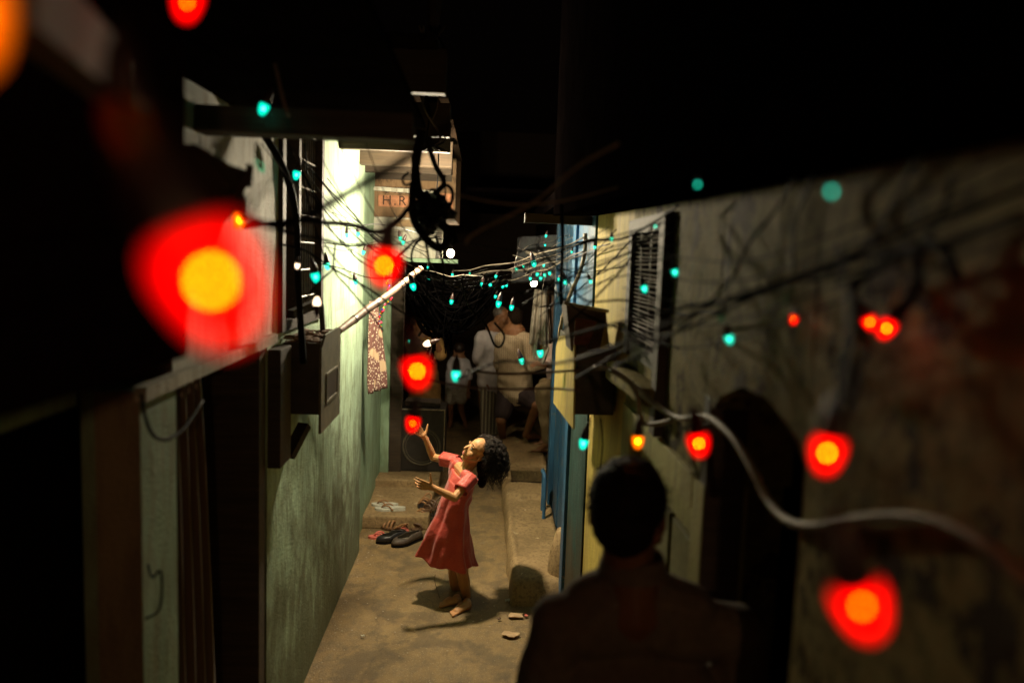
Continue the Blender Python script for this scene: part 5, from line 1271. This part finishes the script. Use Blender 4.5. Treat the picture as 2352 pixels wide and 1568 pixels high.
m = MB(); m.cap(hp_+Vector((0, 0, 0.03)), 0.125, hp_, 0.13, 12, (lt, 1.35))
for k in (-1, 1):
    hh = hp_+lt*0.09*k; kn = hh+Vector((0, 0.02, -0.40)); m.chain([hh, kn, Vector((kn.x, kn.y-0.02, 0.10))], [0.11, 0.085, 0.07])
m.blob('trousers', DARK, t, 0.008, 4)

# ---------------------------------------------------------------- people at the far end
def checks(name, base, line, sc, w_=0.16):
    m, nt, b = mat_base(name); tc = nt.nodes.new('ShaderNodeTexCoord'); sx = nt.nodes.new('ShaderNodeSeparateXYZ'); nt.links.new(tc.outputs['Object'], sx.inputs[0]); out = None
    for ax in (0, 2):
        mu = nt.nodes.new('ShaderNodeMath'); mu.operation = 'MULTIPLY'; mu.inputs[1].default_value = sc; nt.links.new(sx.outputs[ax], mu.inputs[0])
        fr = nt.nodes.new('ShaderNodeMath'); fr.operation = 'FRACT'; nt.links.new(mu.outputs[0], fr.inputs[0])
        lt_ = nt.nodes.new('ShaderNodeMath'); lt_.operation = 'LESS_THAN'; lt_.inputs[1].default_value = w_; nt.links.new(fr.outputs[0], lt_.inputs[0])
        if out is None: out = lt_.outputs[0]
        else:
            mx = nt.nodes.new('ShaderNodeMath'); mx.operation = 'MAXIMUM'; nt.links.new(out, mx.inputs[0]); nt.links.new(lt_.outputs[0], mx.inputs[1]); out = mx.outputs[0]
    nt.links.new(mix(nt, out, base, line), b.inputs['Base Color']); b.inputs['Roughness'].default_value = 0.85; return m
def stripes(name, base, line, sc):
    m, nt, b = mat_base(name); tc = nt.nodes.new('ShaderNodeTexCoord'); sx = nt.nodes.new('ShaderNodeSeparateXYZ'); nt.links.new(tc.outputs['Object'], sx.inputs[0])
    mu = nt.nodes.new('ShaderNodeMath'); mu.operation = 'MULTIPLY'; mu.inputs[1].default_value = sc; nt.links.new(sx.outputs[0], mu.inputs[0])
    fr = nt.nodes.new('ShaderNodeMath'); fr.operation = 'FRACT'; nt.links.new(mu.outputs[0], fr.inputs[0])
    nt.links.new(ramp(nt, fr.outputs[0], [(0.30, base), (0.34, line)]), b.inputs['Base Color']); b.inputs['Roughness'].default_value = 0.85; return m
CHK = checks('checked cream shirt', (0.50, 0.39, 0.25), (0.16, 0.11, 0.07), 46)
def wr_(c, n): return n*(0.008*noise.noise(Vector((c.x*10, c.y*10, c.z*6)))+0.004*math.sin(c.z*40+c.x*20+4*noise.noise(c*4)))
Yc = 8.3
def C1(cx, cyy, Y=Yc): return P(842.2+cx*.24416, 650.8+cyy*.24416, Y)
t = empty('person', G(1157, 1040), 'man in a cream checked shirt seen from behind with one foot on the raised path', 'person')
m = MB(); hc = C1(1393, 322); f_, u_, s_ = frame((-0.25, 1, -0.05), (0, 0, 1)); Hm = 0.215
q, Rm = head_blob(m, hc, f_, u_, Hm); nb = C1(1385, 450)
aL, aR = C1(1262, 520, 8.35), C1(1500, 520, 8.2); lt = (aR-aL).normalized(); wa = C1(1390, 900); hp_ = C1(1400, 1040)
m.cap(q(0, -0.1, -0.2), 0.055, nb, 0.055); m.cap(aL, 0.055, aR, 0.055); m.cap(nb, 0.10, wa, 0.11, 12, (lt, 1.3)); m.cap(wa, 0.11, hp_, 0.12, 12, (lt, 1.3))
eR, wR = C1(1560, 790, 8.05), C1(1690, 745, 7.95); m.chain([aR, eR, wR], [0.05, 0.042, 0.026]); hand(m, wR, Vector((0.8, 0.2, 0.25)), Vector((0, 0.3, -1)), Vector((0, 1, 0.3)), 0.17, curl=(20, 25, 20))
eL, wL = C1(1240, 790, 8.5), C1(1275, 960, 8.65); m.chain([aL, eL, wL], [0.05, 0.04, 0.026]); hand(m, wL, Vector((0.1, 0.3, -0.9)), Vector((1, 0, 0)), Vector((0, 1, 0)), 0.17, curl=(20, 25, 20))
hL, hR = hp_-lt*0.09, hp_+lt*0.10
kL, nL_ = C1(1262, 1290, 8.2), C1(1285, 1490, 8.45); kR, nR_ = C1(1600, 1150, 8.0), C1(1500, 1420, 8.15)
m.chain([hL, kL, nL_], [0.09, 0.058, 0.036]); m.chain([hR, kR, nR_], [0.09, 0.058, 0.036])
a = G(1157, 1036); foot(m, nL_, a+Vector((0, -0.06, 0)), a+Vector((0.03, 0.17, 0)), 0.042)
a, b_ = G(1212, 1010, 0.175), G(1252, 1009, 0.175); foot(m, nR_, a, b_, 0.042)
m.blob('body', SKM, t, 0.007, 4)
m = MB(); m.ell(q(0, -0.09, 0.16), (0.37*Hm, 0.42*Hm, 0.37*Hm), Rm, 16); m.ell(q(0, -0.28, 0.0), (0.32*Hm, 0.24*Hm, 0.34*Hm), Rm, 14); m.blob('hair', HAIRM, t, 0.006, 2, disp=lambda c, n: n*0.006*noise.noise(c*50))
m = MB(); m.cap(aL, 0.072, aR, 0.072, 14); m.cap(nb+Vector((0, 0, 0.005)), 0.066, nb+Vector((0, 0, -0.05)), 0.10, 12); m.cap(nb+Vector((0, 0, -0.03)), 0.07, aR+Vector((0, 0, .015)), 0.06); m.cap(nb+Vector((0, 0, -0.03)), 0.07, aL+Vector((0, 0, .015)), 0.06); m.cap(nb+Vector((0, 0, -0.02)), 0.075, nb+Vector((0, 0, -0.06)), 0.10, 12, (lt, 1.4))
m.cap(nb+Vector((0, 0, -0.12)), 0.13, wa, 0.145, 16, (lt, 1.35)); m.cap(wa, 0.145, C1(1405, 1020), 0.150, 16, (lt, 1.38))
m.chain([aR, eR, eR.lerp(wR, 0.8)], [0.072, 0.062, 0.05]); m.chain([aL, aL.lerp(eL, 0.9)], [0.072, 0.062])
m.blob('shirt', CHK, t, 0.009, 5, disp=wr_)
m = MB(); m.chain([hL, hL.lerp(kL, 0.75)], [0.125, 0.09]); m.chain([hR, hR.lerp(kR, 0.75)], [0.125, 0.09]); m.cap(hp_+Vector((0, 0, .08)), 0.12, hp_, 0.125, 12, (lt, 1.35)); m.blob('shorts', simple('dark shorts', (0.03, 0.018, 0.018), 0.9), t, 0.009, 4)
# grey haired man
t = empty('person', G(1128, 1020), 'grey haired man in a white short sleeved shirt and striped cloth beside the checked shirt', 'person')
Yg = 8.85; m = MB(); hc = C1(1270, 312, Yg); f_, u_, s_ = frame((0.75, -0.25, -0.2), (0.05, 0, 1)); q, Rm = head_blob(m, hc, f_, u_, 0.22)
nb = C1(1215, 430, Yg); aL, aR = C1(1075, 510, Yg-0.05), C1(1290, 500, Yg+0.05); lt = (aR-aL).normalized(); wa = C1(1170, 800, Yg); hp_ = C1(1180, 980, Yg)
m.cap(q(0, -0.1, -0.2), 0.055, nb, 0.055); m.cap(aL, 0.055, aR, 0.055); m.cap(nb, 0.1, hp_, 0.115, 12, (lt, 1.2))
eL, wL = C1(1060, 750, Yg), C1(1120, 930, Yg-.1); m.chain([aL, eL, wL], [0.052, 0.043, 0.028]); hand(m, wL, Vector((0.3, 0, -0.9)), Vector((1, 0, 0)), Vector((0, -1, 0)), 0.18, curl=(20, 25, 20))
m.chain([aR, aR+Vector((0.05, 0.1, -0.27)), aR+Vector((0.1, -0.02, -0.48))], [0.05, 0.04, 0.027]); hand(m, aR+Vector((0.1, -0.02, -0.48)), Vector((0.3, -0.2, -0.9)), Vector((-1, 0, 0)), Vector((0, -1, 0)), 0.17)
for k, ft in ((-1, G(1112, 1022)), (1, G(1150, 1016))):
    hh = hp_+lt*0.08*k; an = ft+Vector((0, 0, 0.09)); m.chain([hh, hh.lerp(an, .5), an], [0.09, 0.06, 0.037]); foot(m, an, ft+Vector((-.06, 0, 0)), ft+Vector((0.14, -0.12, 0)), 0.042)
m.blob('body', SKM, t, 0.007, 4)
m = MB(); m.ell(q(0, -0.14, 0.17), (0.36*.22, 0.37*.22, 0.35*.22), Rm, 14); m.blob('hair', HAIRG, t, 0.006, 2, disp=lambda c, n: n*0.005*noise.noise(c*60))
WSH = simple('whitish shirt', (0.48, 0.44, 0.44), 0.85, var=0.15, scale=10)
m = MB(); m.cap(nb+Vector((0, 0, 0.0)), .066, nb+Vector((0, 0, -.07)), .11, 12); m.cap(nb+Vector((0, 0, -.04)), .07, aL+Vector((0, 0, .01)), .065); m.cap(nb+Vector((0, 0, -.04)), .07, aR+Vector((0, 0, .01)), .06); m.cap(aL, 0.075, aR, 0.072, 14); m.cap(nb+Vector((0, 0, -0.1)), 0.13, wa, 0.14, 14, (lt, 1.25)); m.cap(wa, .14, hp_+Vector((0, 0, .03)), .145, 14, (lt, 1.25)); m.chain([aL, aL.lerp(eL, 0.85)], [0.075, 0.085]); m.blob('shirt', WSH, t, 0.009, 5, disp=wr_)
rs = []
for j in range(12):
    v = j/11; c = hp_.lerp((G(1112, 1022)+G(1150, 1016))/2+Vector((0, 0, 0.12)), v)+Vector((0, 0, 0.02)); rs.append([c+lt*math.cos(a)*lerp(.16, .15, v)*(1+.07*math.sin(7*a+v*3))+Vector((0, 1, 0))*math.sin(a)*.13*(1+.07*math.sin(7*a+v*3)) for a in [2*math.pi*i/40 for i in range(40)]])
m = MB(); m.rings(rs, True, False); m.build('wrapped_cloth', stripes('striped wrap', (0.34, 0.31, 0.22), (0.10, 0.08, 0.055), 26), t, True)
# child in white
t = empty('person', G(1052, 980), 'small child in a white shirt and shorts with back turned in the far alley', 'person')
Yk = 9.7; m = MB(); hc = C1(870, 625, Yk); f_, u_, s_ = frame((-0.1, 1, 0.0), (0, 0, 1)); q, Rm = head_blob(m, hc, f_, u_, 0.19)
nb = C1(868, 700, Yk); aL, aR = C1(800, 745, Yk), C1(935, 745, Yk); lt = (aR-aL).normalized(); hp_ = C1(850, 985, Yk)
m.cap(q(0, -.1, -.2), .04, nb, .04); m.cap(aL, .04, aR, .04); m.cap(nb, .07, hp_, .085, 12, (lt, 1.25))
for a0, e0, w0 in ((aL, (775, 880), (765, 1020)), (aR, (965, 880), (955, 1010))):
    e0, w0 = C1(*e0, Yk), C1(*w0, Yk-.05); m.chain([a0, e0, w0], [.036, .028, .02]); hand(m, w0, Vector((0, -.1, -1)), Vector((0, 1, 0)), Vector((0.5, -1, 0)), .12)
for k, kx, ax in ((-1, (790, 1180), (790, 1320)), (1, (885, 1170), (920, 1320))):
    hh = hp_+lt*.06*k; kk, an = C1(*kx, Yk), C1(*ax, Yk); an.z = .06; m.chain([hh, kk, an], [.065, .042, .027]); foot(m, an, Vector((an.x, an.y+.04, 0)), Vector((an.x+.02*k, an.y-.12, 0)), .03)
m.blob('body', SKM, t, .006, 4)
m = MB(); m.ell(q(0, -.1, .15), (.37*.19, .41*.19, .37*.19), Rm, 14); m.blob('hair', HAIR, t, .006, 2)
m = MB(); m.cap(aL, .055, aR, .055, 12); m.cap(nb+Vector((0, 0, -.06)), .10, hp_+Vector((0, 0, .06)), .125, 14, (lt, 1.25)); m.chain([aL, aL.lerp(C1(775, 880, Yk), .95)], [.055, .055]); m.chain([aR, aR.lerp(C1(965, 880, Yk), .95)], [.055, .055]); m.blob('shirt', WSH, t, .008, 4, disp=wr_)
m = MB(); m.cap(hp_+Vector((0, 0, .04)), .115, hp_, .115, 12, (lt, 1.25))
for k, kx in ((-1, (790, 1180)), (1, (885, 1170))): m.cap(hp_+lt*.06*k, .095, (hp_+lt*.06*k).lerp(C1(*kx, Yk), .5), .085)
m.blob('shorts', simple('white shorts', (.42, .38, .30), .85), t, .008, 4)
# person at left holding the lamp
t = empty('person', P(985, 1000, 9.0), 'person in a mustard wrap and patterned scarf behind the loudspeaker', 'person'); Yw = 9.0
m = MB(); hc = P(962, 748, Yw); f_, u_, s_ = frame((0.7, -.7, -.1), (0, 0, 1)); q, Rm = head_blob(m, hc, f_, u_, .21); nb = P(965, 772, Yw)
aL, aR = P(948, 790, Yw), P(1005, 788, Yw); lt = (aR-aL).normalized(); hp_ = P(975, 885, Yw)
m.cap(q(0, -.1, -.2), .045, nb, .05); m.cap(aL, .05, aR, .05); m.cap(nb, .09, hp_, .12, 12, (lt, 1.2)); eR, wR = P(1012, 815, Yw-.1), P(990, 752, Yw-.25)
m.chain([aR, eR, wR], [.045, .038, .026]); hand(m, wR, Vector((.1, 0, 1)), Vector((-1, 0, 0)), Vector((0, -1, 0)), .16)
m.chain([aL, aL+Vector((-.03, -.1, -.26)), P(975, 830, Yw-.2)], [.045, .038, .026]); hand(m, P(975, 830, Yw-.2), Vector((1, 0, .2)), Vector((0, 0, 1)), Vector((0, -1, 0)), .16)
for k in (-1, 1):
    hh = hp_+lt*.08*k; an = Vector((hh.x, hh.y, .09)); m.chain([hh, hh.lerp(an, .5), an], [.09, .06, .036]); foot(m, an, Vector((an.x, an.y+.05, 0)), Vector((an.x, an.y-.17, 0)), .04)
m.blob('body', SKM, t, .008, 4)
m = MB(); m.ell(q(0, -.14, .14), (.38*.21, .42*.21, .38*.21), Rm, 14); m.blob('hair', HAIR, t, .006, 2)
m = MB(); m.cap(aL, .08, aR, .08, 12); m.cap(nb+Vector((0, 0, -.1)), .13, hp_, .16, 14, (lt, 1.2)); m.cap(hp_, .16, Vector((hp_.x, hp_.y, .15)), .17, 14, (lt, 1.2)); m.cap(aR, .075, eR, .07); m.blob('wrap', simple('mustard cloth', (.30, .17, .05), .85, var=.3, scale=8), t, .009, 4, disp=wr_)
m = MB(); m.cap(P(952, 782, Yw-.12), .05, P(985, 800, Yw-.17), .035); m.cap(P(985, 800, Yw-.17), .03, P(996, 835, Yw-.18), .02); m.blob('scarf', cm, t, .007, 3)
# person half hidden at right
t = empty('person', P(1262, 960, 7.9), 'person in a pinkish shirt and khaki trousers half hidden by the blue doorway', 'person'); Yr = 7.9
m = MB(); hc = P(1284, 735, Yr+.1); f_, u_, s_ = frame((-1, .2, -.1), (0, 0, 1)); q, Rm = head_blob(m, hc, f_, u_, .215); nb = P(1284, 765, Yr)
aL, aR = P(1266, 785, Yr-.12), P(1300, 780, Yr+.15); hp_ = P(1290, 890, Yr)
m.cap(q(0, -.1, -.2), .05, nb, .055); m.cap(aL, .05, aR, .05); m.cap(nb, .1, hp_, .12); eL, wL = P(1270, 830, Yr-.2), P(1252, 838, Yr-.35)
m.chain([aL, eL, wL], [.05, .04, .026]); hand(m, wL, Vector((-1, 0, .1)), Vector((0, .3, -1)), Vector((0, 1, 0)), .17, curl=(20, 25, 20))
kk, an = P(1250, 900, Yr-.2), P(1262, 985, Yr-.1); an.z = .26; m.chain([hp_, kk, an], [.1, .07, .04]); foot(m, an, Vector((an.x+.05, an.y, .17)), Vector((an.x-.18, an.y, .17)), .042)
m.chain([hp_+Vector((0, .15, 0)), kk+Vector((.05, .3, 0)), an+Vector((.05, .35, 0))], [.1, .07, .04]); foot(m, an+Vector((.05, .35, 0)), Vector((an.x+.1, an.y+.35, .17)), Vector((an.x-.13, an.y+.35, .17)), .042)
m.blob('body', SKM, t, .008, 4)
m = MB(); m.ell(q(0, -.12, .16), (.37*.215, .41*.215, .37*.215), Rm, 14); m.blob('hair', HAIR, t, .006, 2)
m = MB(); m.cap(aL, .075, aR, .075); m.cap(nb+Vector((0, 0, -.1)), .14, hp_, .15); m.chain([aL, eL, eL.lerp(wL, .6)], [.075, .065, .05]); m.blob('shirt', simple('pinkish shirt', (.55, .42, .38), .85, var=.15), t, .009, 4, disp=wr_)
m = MB(); m.chain([hp_, kk, an+Vector((0, 0, .04))], [.135, .10, .07]); m.chain([hp_+Vector((0, .15, 0)), kk+Vector((.05, .3, 0)), an+Vector((.05, .35, .04))], [.135, .10, .07]); m.blob('trousers', simple('khaki trousers', (.26, .19, .10), .85, var=.2), t, .009, 4, disp=wr_)
scene.collection.children.link(COL)
